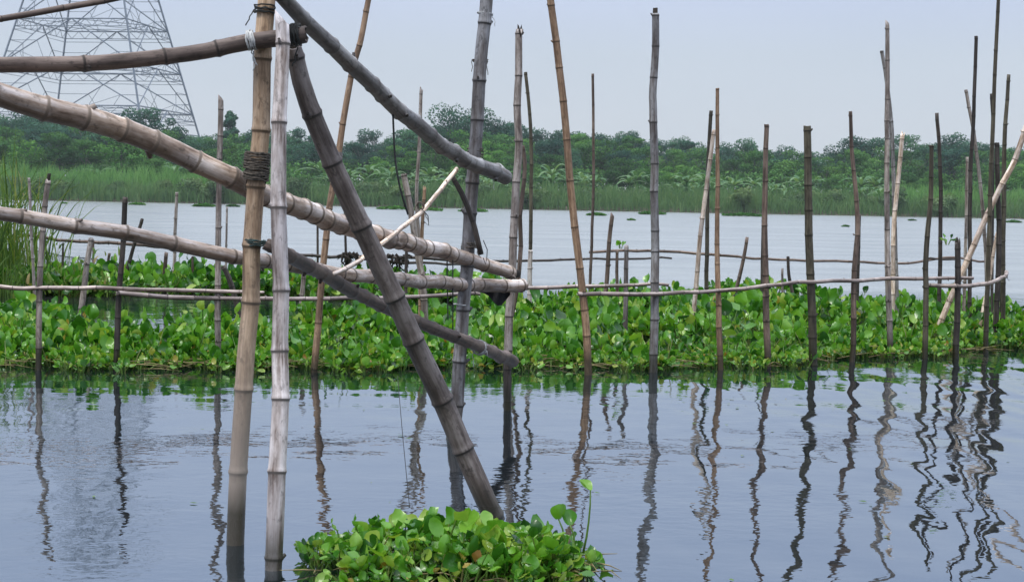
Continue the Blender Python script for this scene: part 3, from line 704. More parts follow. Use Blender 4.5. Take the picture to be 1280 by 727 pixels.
cord('vine', [(491, 140, 7.2), (492, 165, 7.2), (494, 200, 7.2), (500, 235, 7.2), (510, 268, 7.25)], 0.0055, M_ROPE_D, 'dark vine hanging from the blue grey brace', 'vine')
cord('twine', [(559, 322, 8.5), (559, 350, 8.5), (560, 400, 8.5)], 0.004, M_ROPE_D, 'left of two cords hanging from the upper long beam', 'cord')
cord('twine', [(566, 325, 8.5), (566, 360, 8.5), (566, 412, 8.5)], 0.004, M_ROPE_D, 'right of two cords hanging from the upper long beam, longer', 'cord')
cord('twine', [(604, 300, 8.6), (609, 312, 8.6), (607, 330, 8.6), (604, 322, 8.6)], 0.003, M_ROPE_D, 'curled cord at the lower tip of the short dark stick', 'cord')
cord('twine', [(528, 262, 8.0), (535, 270, 8.0), (536, 282, 8.0), (529, 276, 8.0)], 0.003, M_ROPE_D, 'looped cord under the small tie on the bent stick', 'cord')
cord('fishing_line', [(497, 470, 8.0), (503, 540, 7.2), (512, 634, 6.4)], 0.0018, M_ROPE_D, 'thin dark line running down to the foreground plants', 'fishing line')

# dark cloth hanging under the beam ends
cl = []
for j in range(5):
    for i in range(9):
        t = i / 8; s = j / 4
        x = 594 + 44 * t; low = 3 + 19 * math.exp(-((t - .66) / .26) ** 2)
        cl.append(at(x, 361 + low * s + 1.2 * math.sin(9 * t), 9.2 + 0.03 * math.sin(t * 14 + s * 2)))
c0 = cl[0]
fs = [(j * 9 + i, j * 9 + i + 1, (j + 1) * 9 + i + 1, (j + 1) * 9 + i) for j in range(4) for i in range(8)]
o = make('dark_cloth', np.array([tuple(v - c0) for v in cl]), fs, M_CLOTH); o.location = c0
tag(o, 'black cloth scrap sagging under the long beam ends', 'cloth')

# ragged dark weed hanging from the rear rail
for (x0, x1, y0, lab) in ((428, 446, 318, 'ragged dark weed hanging on the rear rail, left bunch'), (474, 512, 320, 'ragged dark weed hanging on the rear rail, wider right bunch')):
    vs, fs = [], []
    rnd = random.Random(x0)
    for k in range(26):
        a = at(rnd.uniform(x0, x1), y0 + rnd.uniform(-3, 5), 20.5 + rnd.uniform(-.1, .1))
        b_ = a + Vector((rnd.uniform(-.12, .12), 0, -rnd.uniform(.03, .22)))
        m_ = (a + b_) / 2 + Vector((rnd.uniform(-.06, .06), 0, 0))
        v2, f2 = tube([a, m_, b_], [0.022, 0.014, 0.003], 4); q = len(vs); vs += v2; fs += [tuple(i + q for i in f) for f in f2]
    c0 = vs[0].copy()
    o = make('hanging_weed', np.array([tuple(v - c0) for v in vs]), fs, M_HOLLOW); o.location = c0
    tag(o, lab, 'weed')

# fishing net strung low between the rear stakes at left
m_net, nt, b = new_mat('net_mesh')
b.inputs['Base Color'].default_value = (0.10, 0.125, 0.15, 1); b.inputs['Roughness'].default_value = 0.8
vs, fs = [], []
top = [(-30, 306), (12, 310), (60, 317), (100, 321), (132, 328), (180, 333), (206, 338), (255, 342)]
rnd = random.Random(3)
def net_top(x): return np.interp(x, [t[0] for t in top], [t[1] for t in top]) + 1.5 * math.sin(x * .09)
for x in np.arange(-30, 255, 1.7):
    a = at(x, net_top(x), 22.4); b_ = Vector((a.x, a.y, -0.05))
    for sgn in (-1, 1):
        e = b_ + Vector((sgn * 0.09, 0, 0)); v2, f2 = tube([a, (a + e) / 2 + Vector((0, rnd.uniform(-.02, .02), 0)), e], 0.0028, 3); q = len(vs); vs += v2; fs += [tuple(i + q for i in f) for f in f2]
tp = [at(x, net_top(x), 22.4) for x in np.arange(-30, 256, 6)]
v2, f2 = tube(tp, 0.009, 4); q = len(vs); vs += v2; fs += [tuple(i + q for i in f) for f in f2]
c0 = Vector((tp[0].x, tp[0].y, 0))
o = make('fishing_net', np.array([tuple(Vector(v) - c0) for v in vs]), fs, m_net); o.location = c0
tag(o, 'low grey fishing net strung behind the rear plants at left', 'fishing net')

# ------------------------------------------------------------------ water hyacinth
def inst(tmpl_v, tmpl_f, O, Xa, Ya, Za, scale):
    """instances of a template: returns verts (N*V,3), quad faces"""
    n = len(O); nv = len(tmpl_v)
    if tmpl_v.ndim == 3: nv = tmpl_v.shape[1]; T = tmpl_v * scale[:, None, :]
    else: T = tmpl_v[None, :, :] * scale[:, None, :]
    V = O[:, None, :] + T[:, :, 0:1] * Xa[:, None, :] + T[:, :, 1:2] * Ya[:, None, :] + T[:, :, 2:3] * Za[:, None, :]
    Fq = tmpl_f[None, :, :] + (np.arange(n) * nv)[:, None, None]
    return V.reshape(-1, 3), Fq.reshape(-1, 4)


def blade_template(nu=5, nv=6, cup=0.55, wave=0.0, ph=0.0, skew=0.0):
    vs = []
    for j in range(nv):
        t = j / (nv - 1)
        wdt = 0.5 * (math.sin(math.pi * min(1, t * 0.93 + 0.035)) ** 0.62)
        wdt = max(wdt, 0.02)
        for i in range(nu):
            u = (i / (nu - 1)) * 2 - 1
            x = u * wdt
            z = cup * x * x * 1.3 + 0.10 * math.sin(t * math.pi) * -1 + 0.12 * t * t
            z += wave * abs(u) * math.sin(t * 7 + ph + u * 2); x += skew * (t - .5) ** 2 + wave * .5 * u * math.sin(t * 9 + ph)
            vs.append((x, t - 0.12 * u * u * (1 - t) * 0.6, z))
    fs = [(j * nu + i, j * nu + i + 1, (j + 1) * nu + i + 1, (j + 1) * nu + i) for j in range(nv - 1) for i in range(nu - 1)]
    return np.array(vs), np.array(fs)


def norm(a): return a / np.maximum(np.linalg.norm(a, axis=1, keepdims=True), 1e-9)


def hyacinth(centres, size, height, rng, leaves=(4, 8), bright=0.0, old=0.06, tilt=74):
    """centres (N,2); size = leaf length, height = stalk length (arrays). -> blade & stalk arrays"""
    cnt = rng.integers(leaves[0], leaves[1] + 1, len(centres))
    idx = np.repeat(np.arange(len(centres)), cnt); n = len(idx)
    az = rng.uniform(0, 2 * np.pi, n)
    age = rng.beta(1.6, 1.6, n)                    # 0 = upright inner, 1 = outer sprawling
    lean = np.radians(8 + 52 * age + rng.normal(0, 7, n))
    L_ = height[idx] * rng.uniform(0.6, 1.15, n) * (1.08 - 0.3 * age)
    s = size[idx] * (0.45 + 0.8 * rng.beta(1.7, 1.7, n))
    out = np.stack([np.cos(az), np.sin(az), np.zeros(n)], 1)
    up = np.array([0, 0, 1.0])
    base = np.zeros((n, 3)); base[:, :2] = centres[idx]; base[:, 2] = 0.0
    base += out * 0.012
    tip = base + out * (np.sin(lean) * L_)[:, None] + up * (np.cos(lean) * L_)[:, None]
    # blade axis: continues outwards, elevation from near vertical to flat
    el = np.radians(np.clip(tilt - 75 * age + rng.normal(0, 26, n), -40, 88))
    az2 = az + rng.normal(0, 0.5, n)
    o2 = np.stack([np.cos(az2), np.sin(az2), np.zeros(n)], 1)
    Ya = o2 * np.cos(el)[:, None] + up * np.sin(el)[:, None]
    Za = norm(-o2 * np.sin(el)[:, None] + up * np.cos(el)[:, None])   # upper side faces the plant's centre
    Xa = np.cross(Ya, Za)
    tw = rng.normal(0, 0.5, n)
    X2 = Xa * np.cos(tw)[:, None] + Za * np.sin(tw)[:, None]; Z2 = -Xa * np.sin(tw)[:, None] + Za * np.cos(tw)[:, None]
    tv, tf = blade_template()
    TV = np.stack([blade_template(5, 6, c_, w_, p_, k_)[0] for c_, w_, p_, k_ in ((.35, .03, 0, .1), (.75, .05, 1, -.15), (.55, .08, 2.5, .2), (-.25, .06, 4, -.1), (1.0, .04, 5, .05), (.15, .10, 3.2, -.25))])
    tv_all = TV[rng.integers(0, len(TV), n)]
    sc = np.stack([s * rng.uniform(0.62, 1.08, n), s, s * rng.uniform(0.5, 1.7, n)], 1)
    bv, bf = inst(tv_all, tf, tip, X2, Ya, Z2, sc)
    tint = np.clip(rng.normal(0.44 + bright, 0.23, n) - 0.18 * (rng.random(n) < .3), 0.0, 0.88)
    o_ = (rng.random(n) < old) & (s < np.median(s) * 1.1)
    tint[o_] = rng.uniform(0.86, 1.0, o_.sum())
    bt = np.repeat(tint, len(tv))
    # slight paling toward the rim
    e = np.tile(np.abs(tv[:, 0]) * 0.10, n)
    bt = np.clip(bt + np.where(bt < 0.85, e, 0), 0, 1)
    # stalks: curved 3-sided tubes
    ns = 4; sd = 4
    ts = np.linspace(0, 1, ns)
    bulge = np.array([1.5, 1.35, 0.8, 0.55])
    sv = np.zeros((n, ns, sd, 3))
    side = np.cross(out, up)
    for j, t in enumerate(ts):
        c = base + (tip - base) * t + up * (np.sin(t * np.pi) * 0.10 * L_)[:, None] - up * (0.02 * (1 - t))
        r = (0.045 * s * bulge[j] + 0.0015)[:, None]
        for k in range(sd):
            a = 2 * np.pi * k / sd
            sv[:, j, k] = c + side * np.cos(a) * r + out * np.sin(a) * r
    pf = []
    for j in range(ns - 1):
        for k in range(sd):
            pf.append((j * sd + k, j * sd + (k + 1) % sd, (j + 1) * sd + (k + 1) % sd, (j + 1) * sd + k))
    pf = np.array(pf)
    PF = (pf[None] + (np.arange(n) * ns * sd)[:, None, None]).reshape(-1, 4)
    ptint = np.repeat(np.clip(rng.normal(0.5, 0.25, n), 0, 1), ns * sd)
    return bv, bf, bt, sv.reshape(-1, 3), PF, ptint


def colx(px, Y):             # world x under pixel column px at distance Y
    return (px - 640) / FPX * Y


def mat_points(n, cols, fronts, backs, rng, pad=1.0):
    """random plant centres between two shore lines given per pixel column"""
    pts = []
    while len(pts) < n:
        px = rng.uniform(cols[0], cols[-1]); f = np.interp(px, cols, fronts); b_ = np.interp(px, cols, backs)
        f += 0.14 * math.sin(px * 0.037) + 0.13 * math.sin(px * 0.11 + 1) + 0.07 * math.sin(px * .31)
        if b_ - f < 0.1: continue
        # uniform in area: widths grow with Y
        Y = f + (b_ - f) * rng.random()
        if rng.random() > Y / 26.0: continue
        if rng.random() > (b_ - f) / 9.0 + 0.25: continue
        X_ = colx(px, Y)
        if Y > f + 0.9 and math.sin(X_ * 2.3 + Y) * math.sin(Y * 2.9 + X_ * .8) > (0.25 if px > 600 else 0.0): continue
        pts.append((colx(px, Y), Y))
    return np.array(pts)


def build_mat(name, centres, size, height, rng, label, old=0.05, bright=0.0, kind='stuff', parent=None):
    bv, bf, bt, sv, sf, st = hyacinth(centres, size, height, rng, bright=bright, old=old)
    V = np.concatenate([bv, sv]); Fq = np.concatenate([bf, sf + len(bv)])
    fm = np.concatenate([np.zeros(len(bf), int), np.ones(len(sf), int)])
    o = make(name, V, Fq, [M_HYA, M_PET], attrs={'tint': np.concatenate([bt, st])}, face_mats=fm)
    tag(o, label, 'water hyacinth', kind=kind)
    return o


# front mat, left and middle
cols = [-160, 0, 150, 300, 330, 420, 560, 640]
fr = [11.6, 11.8, 11.92, 12.05, 12.1, 12.15, 12.45, 12.6]
bk = [17.0, 15.6, 13.7, 13.3, 14.1, 15.2, 16.0, 17.3]
c1 = mat_points(1450, cols, fr, bk, RNG)
cols2 = [640, 700, 800, 880, 960, 1020, 1100, 1180, 1280, 1460]
fr2 = [12.6, 12.55, 12.7, 12.8, 12.9, 13.4, 14.05, 14.3, 15.1, 16.2]
bk2 = [17.5, 19.0, 20.0, 20.5, 20.5, 19.5, 18.6, 18.6, 17.4, 17.0]
c2 = mat_points(1950, cols2, fr2, bk2, RNG)
for (cc, lab, br) in ((c1, 'dense green water hyacinth filling the left and middle behind the waterline', 0.10), (c2, 'dense green water hyacinth around the right stakes', 0.11)):
    n = len(cc)
    patch = 0.5 + 0.5 * np.sin(cc[:, 0] * 1.7 + 1.3) * np.cos(cc[:, 1] * 1.9)
    pxs = 640 + cc[:, 0] / cc[:, 1] * FPX
    dfr = np.clip((cc[:, 1] - np.interp(pxs, cols + cols2[1:], fr + fr2[1:])) / 1.3, 0, 1)
    patch = np.clip(patch + RNG.normal(0, .28, n), -.15, 1.25)
    size = (0.074 + 0.062 * patch) * (0.72 + 0.28 * dfr) + RNG.normal(0, 0.008, n)
    hgt_ = 0.10 + 0.15 * patch + RNG.normal(0, 0.045, n)
    build_mat('water_hyacinth_mat', cc, np.clip(size, .05, .2), np.clip(hgt_ * (0.5 + 0.65 * dfr), .04, .40), RNG, lab, old=0.05, bright=br)
# low small fringe along the water's edge
cols_all = cols + cols2[1:]; fr_all = fr + fr2[1:]
c3 = mat_points(620, cols_all, [f - 0.22 for f in fr_all], [f + 0.35 for f in fr_all], RNG)
build_mat('water_hyacinth_fringe', c3, np.full(len(c3), 0.06), np.full(len(c3), 0.075), RNG, 'low fringe of small yellowish floating leaves along the waterline', old=0.22, bright=0.16)
# rear mats at left
c4 = mat_points(560, [-40, 60, 200, 330, 460, 640], [19.4, 19.6, 20.2, 20.2, 19.8, 19.6], [21.0, 22.0, 23.2, 22.6, 21.4, 20.4], RNG)
build_mat('water_hyacinth_mat', c4, np.full(len(c4), 0.15), np.clip(RNG.normal(0.25, .07, len(c4)), .08, .45), RNG, 'rear strip of water hyacinth behind the open gap at left', old=0.03, bright=0.04)

# straws and dead stalks lying in the edge of the mat
vs, fs = [], []
rnd = random.Random(11)
for k in range(170):
    px = rnd.uniform(-60, 1330); f = float(np.interp(px, cols_all, fr_all))
    Y = f + rnd.uniform(-0.25, 0.25); x = colx(px, Y); a = rnd.gauss(0, 0.5) + (math.pi if rnd.random() < .5 else 0); l = rnd.uniform(0.12, 0.55)
    z0 = rnd.uniform(0.004, 0.05); z1 = rnd.uniform(0.004, 0.11)
    p0 = Vector((x, Y, z0)); p1 = p0 + Vector((math.cos(a) * l, math.sin(a) * l * .6, z1 - z0))
    v2, f2 = tube([p0, (p0 + p1) / 2 + Vector((0, 0, rnd.uniform(0, .03))), p1], [0.003, 0.0035, 0.0015], 4); q = len(vs); vs += v2; fs += [tuple(i + q for i in ff) for ff in f2]
o = make('dead_stalks', np.array([tuple(v) for v in vs]), fs, M_STRAW)
vg, fg = [], []
for k in range(420):
    px = rnd.uniform(-60, 1330); f = float(np.interp(px, cols_all, fr_all))
    Y = f + rnd.uniform(-0.15, 0.8); x = colx(px, Y); l = rnd.uniform(.12, .34); a = rnd.uniform(0, 6.28); el = rnd.uniform(.15, 1.3)
    p0 = Vector((x, Y, 0.0)); p1 = p0 + Vector((math.cos(a) * math.cos(el) * l, math.sin(a) * math.cos(el) * l, math.sin(el) * l))
    v2, f2 = tube([p0, (p0 + p1) / 2 + Vector((0, 0, .02)), p1], [0.006, 0.0045, 0.002], 4); q = len(vg); vg += v2; fg += [tuple(i + q for i in ff) for ff in f2]
tag(make('green_stalks', np.array([tuple(v) for v in vg]), fg, M_PET, attrs={'tint': [0.2 + 0.8 * ((i // 12) % 7) / 7 for i in range(len(vg))]}), 'bare yellow green stalks poking out along the front of the plants', 'stalks', kind='stuff')
tag(o, 'straw coloured dead stalks strewn along the plant edge', 'dead stalks', kind='stuff')

# specks and torn bits of leaf drifting on the near water
rg = np.random.default_rng(31)
n = 150
dx = rg.uniform(-5.5, 6.0, n); dy = np.where(rg.random(n) < .6, rg.uniform(10.6, 13.2, n), rg.uniform(5.4, 11, n)); sz = rg.uniform(.006, .026, n)
a = rg.uniform(0, 6.28, n); V = np.zeros((n, 4, 3))
for k in range(4):
    q_ = a + k * np.pi / 2 + rg.normal(0, .25, n); rr_ = sz * (1 if k % 2 else .55)
    V[:, k, 0] = dx + np.cos(q_) * rr_; V[:, k, 1] = dy + np.sin(q_) * rr_; V[:, k, 2] = rg.uniform(.003, .007, n)
tag(make('floating_debris', V.reshape(-1, 3), np.arange(n * 4).reshape(-1, 4), M_PET, attrs={'tint': np.repeat(rg.uniform(0, 1, n), 4)}), 'specks of torn leaf drifting on the near water', 'debris', kind='stuff')

# foreground clump (a raft of its own)
rng = np.random.default_rng(21)
pts = []
while len(pts) < 170:
    x, y = rng.uniform(-0.95, 0.5), rng.uniform(5.2, 6.3)
    u = (x + 0.24) / 0.57; v = (y - 5.66) / 0.38
    edge = 1 + 0.20 * math.sin(5 * math.atan2(v, u)) + 0.07 * math.sin(11 * math.atan2(v, u) + 1)
    if u * u + v * v < edge: pts.append((x, y))
pts = np.array(pts); n = len(pts)
u = (pts[:, 0] + 0.24) / 0.57; v = (pts[:, 1] - 5.66) / 0.38
rim = np.clip(1 - (u * u + v * v), 0, 1)
rt = empty('water_hyacinth_clump', (-0.24, 5.66, 0))
tag(rt, 'small raft of glossy water hyacinth floating in the foreground', 'water hyacinth')
bv, bf, bt, sv, sf, st = hyacinth(pts, 0.048 + 0.028 * rim + rng.normal(0, .008, n), 0.045 + 0.135 * rim ** .7 * rng.uniform(.5, 1.2, n), rng, leaves=(4, 8), bright=0.20, old=0.04, tilt=52)
off = np.array([-0.24, 5.66, 0])
make('leaves', bv - off, bf, M_HYA, rt, attrs={'tint': bt})
make('stalks', sv - off, sf, M_PET, rt, attrs={'tint': st})
# dead matter under the raft's rim
vs, fs = [], []
rnd = random.Random(5)
for k in range(90):
    a = rnd.uniform(0, 6.28); rr = rnd.uniform(0.5, 1.03)
    p0 = Vector((-0.24 + math.cos(a) * 0.62 * rr, 5.66 + math.sin(a) * 0.40 * rr, rnd.uniform(.003, .03)))
    b2 = a + rnd.gauss(0, 1.0); l = rnd.uniform(.05, .20)
    p1 = p0 + Vector((math.cos(b2) * l, math.sin(b2) * l, rnd.uniform(-.01, .03)))
    v2, f2 = tube([p0, (p0 + p1) / 2 + Vector((0, 0, rnd.uniform(0, .02))), p1], [0.003, 0.003, 0.001], 4); q = len(vs); vs += v2; fs += [tuple(i + q for i in ff) for ff in f2]
make('dead_stalks', np.array([(x_ + .24, y_ - 5.66, z_) for (x_, y_, z_) in vs]), fs, M_STRAW, rt)['kind'] = 'stuff'


def single_leaf(parent, foot, tip, size, az, el, tint, rng, bend=0.02):
    """one long stalk with one blade"""
    foot, tip = Vector(foot), Vector(tip)
    mid_ = (foot + tip) / 2 + Vector((bend, 0, 0))
    vs, fs = tube([foot, foot.lerp(mid_, .5) + Vector((bend * .3, 0, 0)), mid_, mid_.lerp(tip, .5) + Vector((bend * .3, 0, 0)), tip], [0.005, 0.0045, 0.004, 0.0035, 0.003], 6)
    make('stalk', np.array([tuple(v) for v in vs]), fs, M_PET, parent, attrs={'tint': [0.5] * len(vs)})
    tv, tf = blade_template(7, 8, 1.2)
    o2 = np.array([[math.cos(az), math.sin(az), 0]]); e = el
    Ya = o2 * math.cos(e) + np.array([[0, 0, 1.0]]) * math.sin(e); Za = norm(-o2 * math.sin(e) + np.array([[0, 0, 1.0]]) * math.cos(e)); Xa = np.cross(Ya, Za)
    bv, bf = inst(tv, tf, np.array([tuple(tip)]), Xa, Ya, Za, np.array([[size, size, size]]))
    make('leaf', bv, bf, M_HYA, parent, attrs={'tint': [tint] * len(bv)})


w0 = Vector((-0.24, 5.66, 0))
single_leaf(rt, at(729, 690, 5.75) - w0, at(738, 612, 5.75) - w0, 0.062, 2.6, 0.5, 0.72, rng, bend=0.008)
for (fx, fy, tx, ty, s_, az_, el_, t_) in ((700, 700, 698, 648, .07, -1.2, 1.1, .6), (712, 700, 712, 655, .065, 1.9, .9, .4), (545, 690, 540, 660, .07, -1.6, 1.0, .45), (508, 690, 497, 676, .07, -1.9, 1.0, .35),
                                           (610, 700, 618, 662, .07, -1.4, .7, .6), (470, 705, 452, 690, .09, -2.6, .5, .75)):
    single_leaf(rt, at(fx, fy, 5.7) - w0, at(tx, ty, 5.7) - w0, s_, az_, el_, t_, rng)

# a few leaves standing above the right mat, little plants on the water
def tiny_plants(name, pix, Y, label, n=4, size=.12, h=.2, seed=1, z=0.0):
    rng = np.random.default_rng(seed)
    c = on_water(*pix) if Y is None else at(pix[0], pix[1], Y)
    pts = rng.normal(0, 0.05 * n ** .5, (n, 2))
    bv, bf, bt, sv, sf, st = hyacinth(pts, np.full(n, size), np.full(n, h), rng, bright=.08, old=.0)
    V = np.concatenate([bv, sv]); Fq = np.concatenate([bf, sf + len(bv)])
    o = make(name, V, Fq, [M_HYA, M_PET], attrs={'tint': np.concatenate([bt, st])}, face_mats=np.concatenate([np.zeros(len(bf), int), np.ones(len(sf), int)]))
    o.location = (c.x, c.y, 0 if Y is None else max(c.z, z))
    return tag(o, label, 'water hyacinth')


tiny_plants('sprouting_leaves', (1187, 303), 12.9, 'small leaf sprouting beside the broken dark stub', n=1, size=.05, h=.05, seed=5)
tiny_plants('sprouting_leaves', (771, 309), 16.8, 'tiny leaf sitting on the dark stub in the middle', n=1, size=.06, h=.05, seed=6)
for (x, y, Y, lab, sd_) in ((862, 375, 17.0, 'tall leaf rising above the mat left of the crossed poles', 3), (925, 372, 16.5, 'pair of upright leaves above the mat right of the slim tan pole', 4), (890, 380, 16.5, 'upright leaf between the crossed poles and the slim tan pole', 8)):
    o = tiny_plants('tall_hyacinth', (x, y), Y, lab, n=2, size=.16, h=.34, seed=sd_); o.location.z = 0

# floating islands far out on the river
isl = [(494, 258, 42, 'long floating weed island on the far river, seen behind the frame', 144), (533, 258, 36, 'floating weed island right of the longest one behind the frame', 138), (592, 258, 30, 'thin floating weed island behind the thick blue grey pole', 136),
       (745, 268, 20, 'small floating green tuft right of the leaning tan pole', 124), (816, 266, 30, 'floating weed patch behind the slate pole', 142), (929, 269, 48, 'long flat floating island between slim tan and dark straight pole', 142),
       (80, 251, 6, 'tiny weed patch on the far river near the grass', 140), (172, 252, 16, 'small weed patch on the far river at left', 140), (255, 254, 24, 'floating weed tuft just left of the pointed tall stake', 136), (291, 255, 14, 'floating weed tuft just left of the tan upright', 140),
       (381, 259, 14, 'floating weed patch seen right of the whitish upright', 140), (789, 273, 7, 'tiny bit of weed floating in the middle of the river', 100), (1057, 281, 5, 'tiny floating weed near the doubled brown pole', 90),
       (1140, 273, 7, 'tiny floating weed right of the pale cream pole', 130), (1268, 277, 14, 'weed patch at the right edge of the river', 130)]
for k, (px, py, wpx, lab, D) in enumerate(isl):
    py = 246 + (px - 640) * math.tan(ROLL) + 2667.0 / D
    c = on_water(px, py); hw = wpx / FPX * c.y / 2
    rg = np.random.default_rng(50 + k); n = int(14 + wpx * 3.2)
    pts = np.stack([rg.uniform(-hw, hw, n), rg.normal(0, 0.5 * hw + .05, n)], 1)
    prof = np.clip(1.1 - np.abs(pts[:, 0]) / hw, 0.25, 1)
    bv, bf, bt, sv, sf, st = hyacinth(pts, np.full(n, min(0.30, 0.10 + hw * .25)), (0.30 * prof + 0.1) * min(1, .3 + hw * .7), rg, leaves=(4, 6), bright=-0.05, old=.02); bv[:, 2] *= 0.55
    o = make('floating_weed', bv, bf, M_TREE['pale'], attrs={'tint': bt}); o.location = (c.x, c.y, 0)
    tag(o, lab, 'floating weed')

# ------------------------------------------------------------------ grasses & reeds
def blades(n, xy, h, wd, rng, bend=0.5, nseg=4, tint=(0.5, 0.2), az=None):
    az = rng.uniform(0, 2 * np.pi, n) if az is None else az
    o = np.stack([np.cos(az), np.sin(az), np.zeros(n)], 1)
    face = rng.uniform(0, 2 * np.pi, n)
    s = np.stack([np.cos(face), np.sin(face) * 0.4, np.zeros(n)], 1)
    bnd = np.abs(rng.normal(bend, bend * .5, n))
    V = np.zeros((n, nseg + 1, 2, 3))
    for j in range(nseg + 1):
        t = j / nseg
        c = xy + o * (bnd * h * t * t * 0.6)[:, None] + np.array([0, 0, 1.0]) * (h * (t - 0.32 * np.minimum(bnd, 1.4) * t ** 3))[:, None]
        wj = wd * (1 - t) ** 0.6 * (0.6 + 0.4 * min(1, t * 4)) + wd * 0.03
        V[:, j, 0] = c - s * wj[:, None] / 2; V[:, j, 1] = c + s * wj[:, None] / 2
    f = np.array([(2 * j, 2 * j + 1, 2 * j + 3, 2 * j + 2) for j in range(nseg)])
    Fq = (f[None] + (np.arange(n) * (nseg + 1) * 2)[:, None, None]).reshape(-1, 4)
    ti = np.clip(rng.normal(tint[0], tint[1], n), 0, 1)
    return V.reshape(-1, 3), Fq, np.repeat(ti, (nseg + 1) * 2)


def reed_band(name, x0, x1, y0, y1, n, h0, h1, mat, label, seed, wd=0.14, bend=.35):
    rg = np.random.default_rng(seed)
    xs_ = rg.uniform(x0, x1, n); ys_ = rg.uniform(y0, y1, n)
    clump = 0.8 + 0.2 * np.sin(xs_ * 0.55 + ys_) * np.sin(xs_ * 0.21 + seed) + 0.12 * np.sin(xs_ * 1.7)
    ed = np.minimum(1, np.minimum(xs_ - x0, x1 - xs_) / 5.0 + 0.35)
    h = rg.uniform(h0, h1, n) * clump * ed
    z = np.interp(ys_, [SHORE - 0.5, SHORE + 1.5, SHORE + 5, SHORE + 20], [-0.1, 0.3, 0.75, 2.15])
    xy = np.stack([xs_, ys_, z], 1)
    V, Fq, t = blades(n, xy, h, np.full(n, wd), rg, bend, 3)
    c = np.array([(x0 + x1) / 2, (y0 + y1) / 2, 0])
    o = make(name, V - c, Fq, mat, attrs={'tint': t}); o.location = c
    return tag(o, label, 'reeds', kind='stuff')


reed_band('reed_bed', -110, 95, SHORE, SHORE + 4, 19000, 1.6, 3.2, M_REED_B, 'grey brown reeds lining the far waterline', 1, 0.12, .5)
reed_band('reed_bed', -110, -28, SHORE + 4, SHORE + 11, 11000, 3.0, 4.6, M_REED_G, 'tall fresh green reeds on the far bank at left', 2, 0.15)
reed_band('reed_bed', 44, 110, SHORE + 3, SHORE + 10, 9000, 2.6, 4.0, M_REED_G, 'tall fresh green reeds on the far bank at right', 3, 0.15)
reed_band('reed_bed', -30, 46, SHORE + 3, SHORE + 9, 7000, 2.0, 3.4, M_REED_B, 'mixed dull green reeds on the middle far bank', 4, 0.15)

# tall grass at left
rg = np.random.default_rng(9)
n = 420
xy = np.stack([rg.normal(-7.55, 0.42, n), rg.uniform(18.6, 21.5, n), np.zeros(n)], 1)
V, Fq, t = blades(n, xy, rg.uniform(1.1, 2.55, n), rg.uniform(.02, .042, n), rg, .55, 6, (.55, .25))
n2 = 900
xy2 = np.stack([rg.uniform(-9.0, -6.55, n2), rg.uniform(18.4, 20.5, n2), np.zeros(n2)], 1)
V2, F2, t2 = blades(n2, xy2, rg.uniform(.3, .85, n2), rg.uniform(.01, .022, n2), rg, .5, 4, (.35, .25))
o = make('tall_grass', np.concatenate([V, V2]), np.concatenate([Fq, F2 + len(V)]), M_GRASS, attrs={'tint': np.concatenate([t, t2])})
tag(o, 'tall grass and sedge tuft growing at the left edge', 'grass', kind='stuff')
# leafy twigs in front of the grass
n = 260
xy = np.stack([rg.uniform(-7.5, -5.4, n), rg.uniform(18.8, 19.8, n), rg.uniform(0.05, .75, n) * rg.uniform(.3, 1, n)], 1)
V, Fq, t = blades(n, xy, rg.uniform(.06, .2, n), rg.uniform(.03, .06, n), rg, 1.2, 3, (.6, .2))
tag(make('leafy_twigs', V, Fq, M_GRASS, attrs={'tint': t}), 'loose leafy twigs beside the tall grass', 'weed', kind='stuff')


# ------------------------------------------------------------------ trees of the far bank
def leaf_cloud(blobs, n, leaf, rng, flat=0.85):
    """quads scattered on & in ellipsoid blobs"""
    B = np.array([b_[:6] for b_ in blobs], float)
    wgt = (B[:, 3] * B[:, 4] * B[:, 5]) ** (2 / 3); wgt /= wgt.sum()
    k = rng.choice(len(B), n, p=wgt)
    d_ = norm(rng.normal(0, 1, (n, 3)))
    r = rng.uniform(0.35, 1.0, n) ** 0.42
    r *= 1 + 0.16 * np.sin(d_[:, 0] * 7 + k * 2) * np.cos(d_[:, 2] * 6 + k)
    P = B[k, :3] + d_ * r[:, None] * B[k, 3:6]
    nr = norm(d_ + rng.normal(0, .55, (n, 3)))
    u = norm(np.cross(nr, rng.normal(0, 1, (n, 3)))); v = np.cross(nr, u)
    s = leaf * rng.uniform(.6, 1.35, n)
    V = np.stack([P - u * s[:, None] * .5, P + v * s[:, None] * .32, P + u * s[:, None] * .5, P - v * s[:, None] * .32], 1)
    tb = rng.normal(0, .13, len(B))
    t = np.clip(0.38 + 1.3 * tb[k] + 0.36 * d_[:, 2] + 0.5 * (r - .8) + rng.normal(0, .10, n), 0, 1)  # upper and outer leaves lighter, inner ones darker: crown shading put into the tint
    return V.reshape(-1, 3), np.arange(n * 4).reshape(-1, 4), np.repeat(t, 4)


TOPS = {}


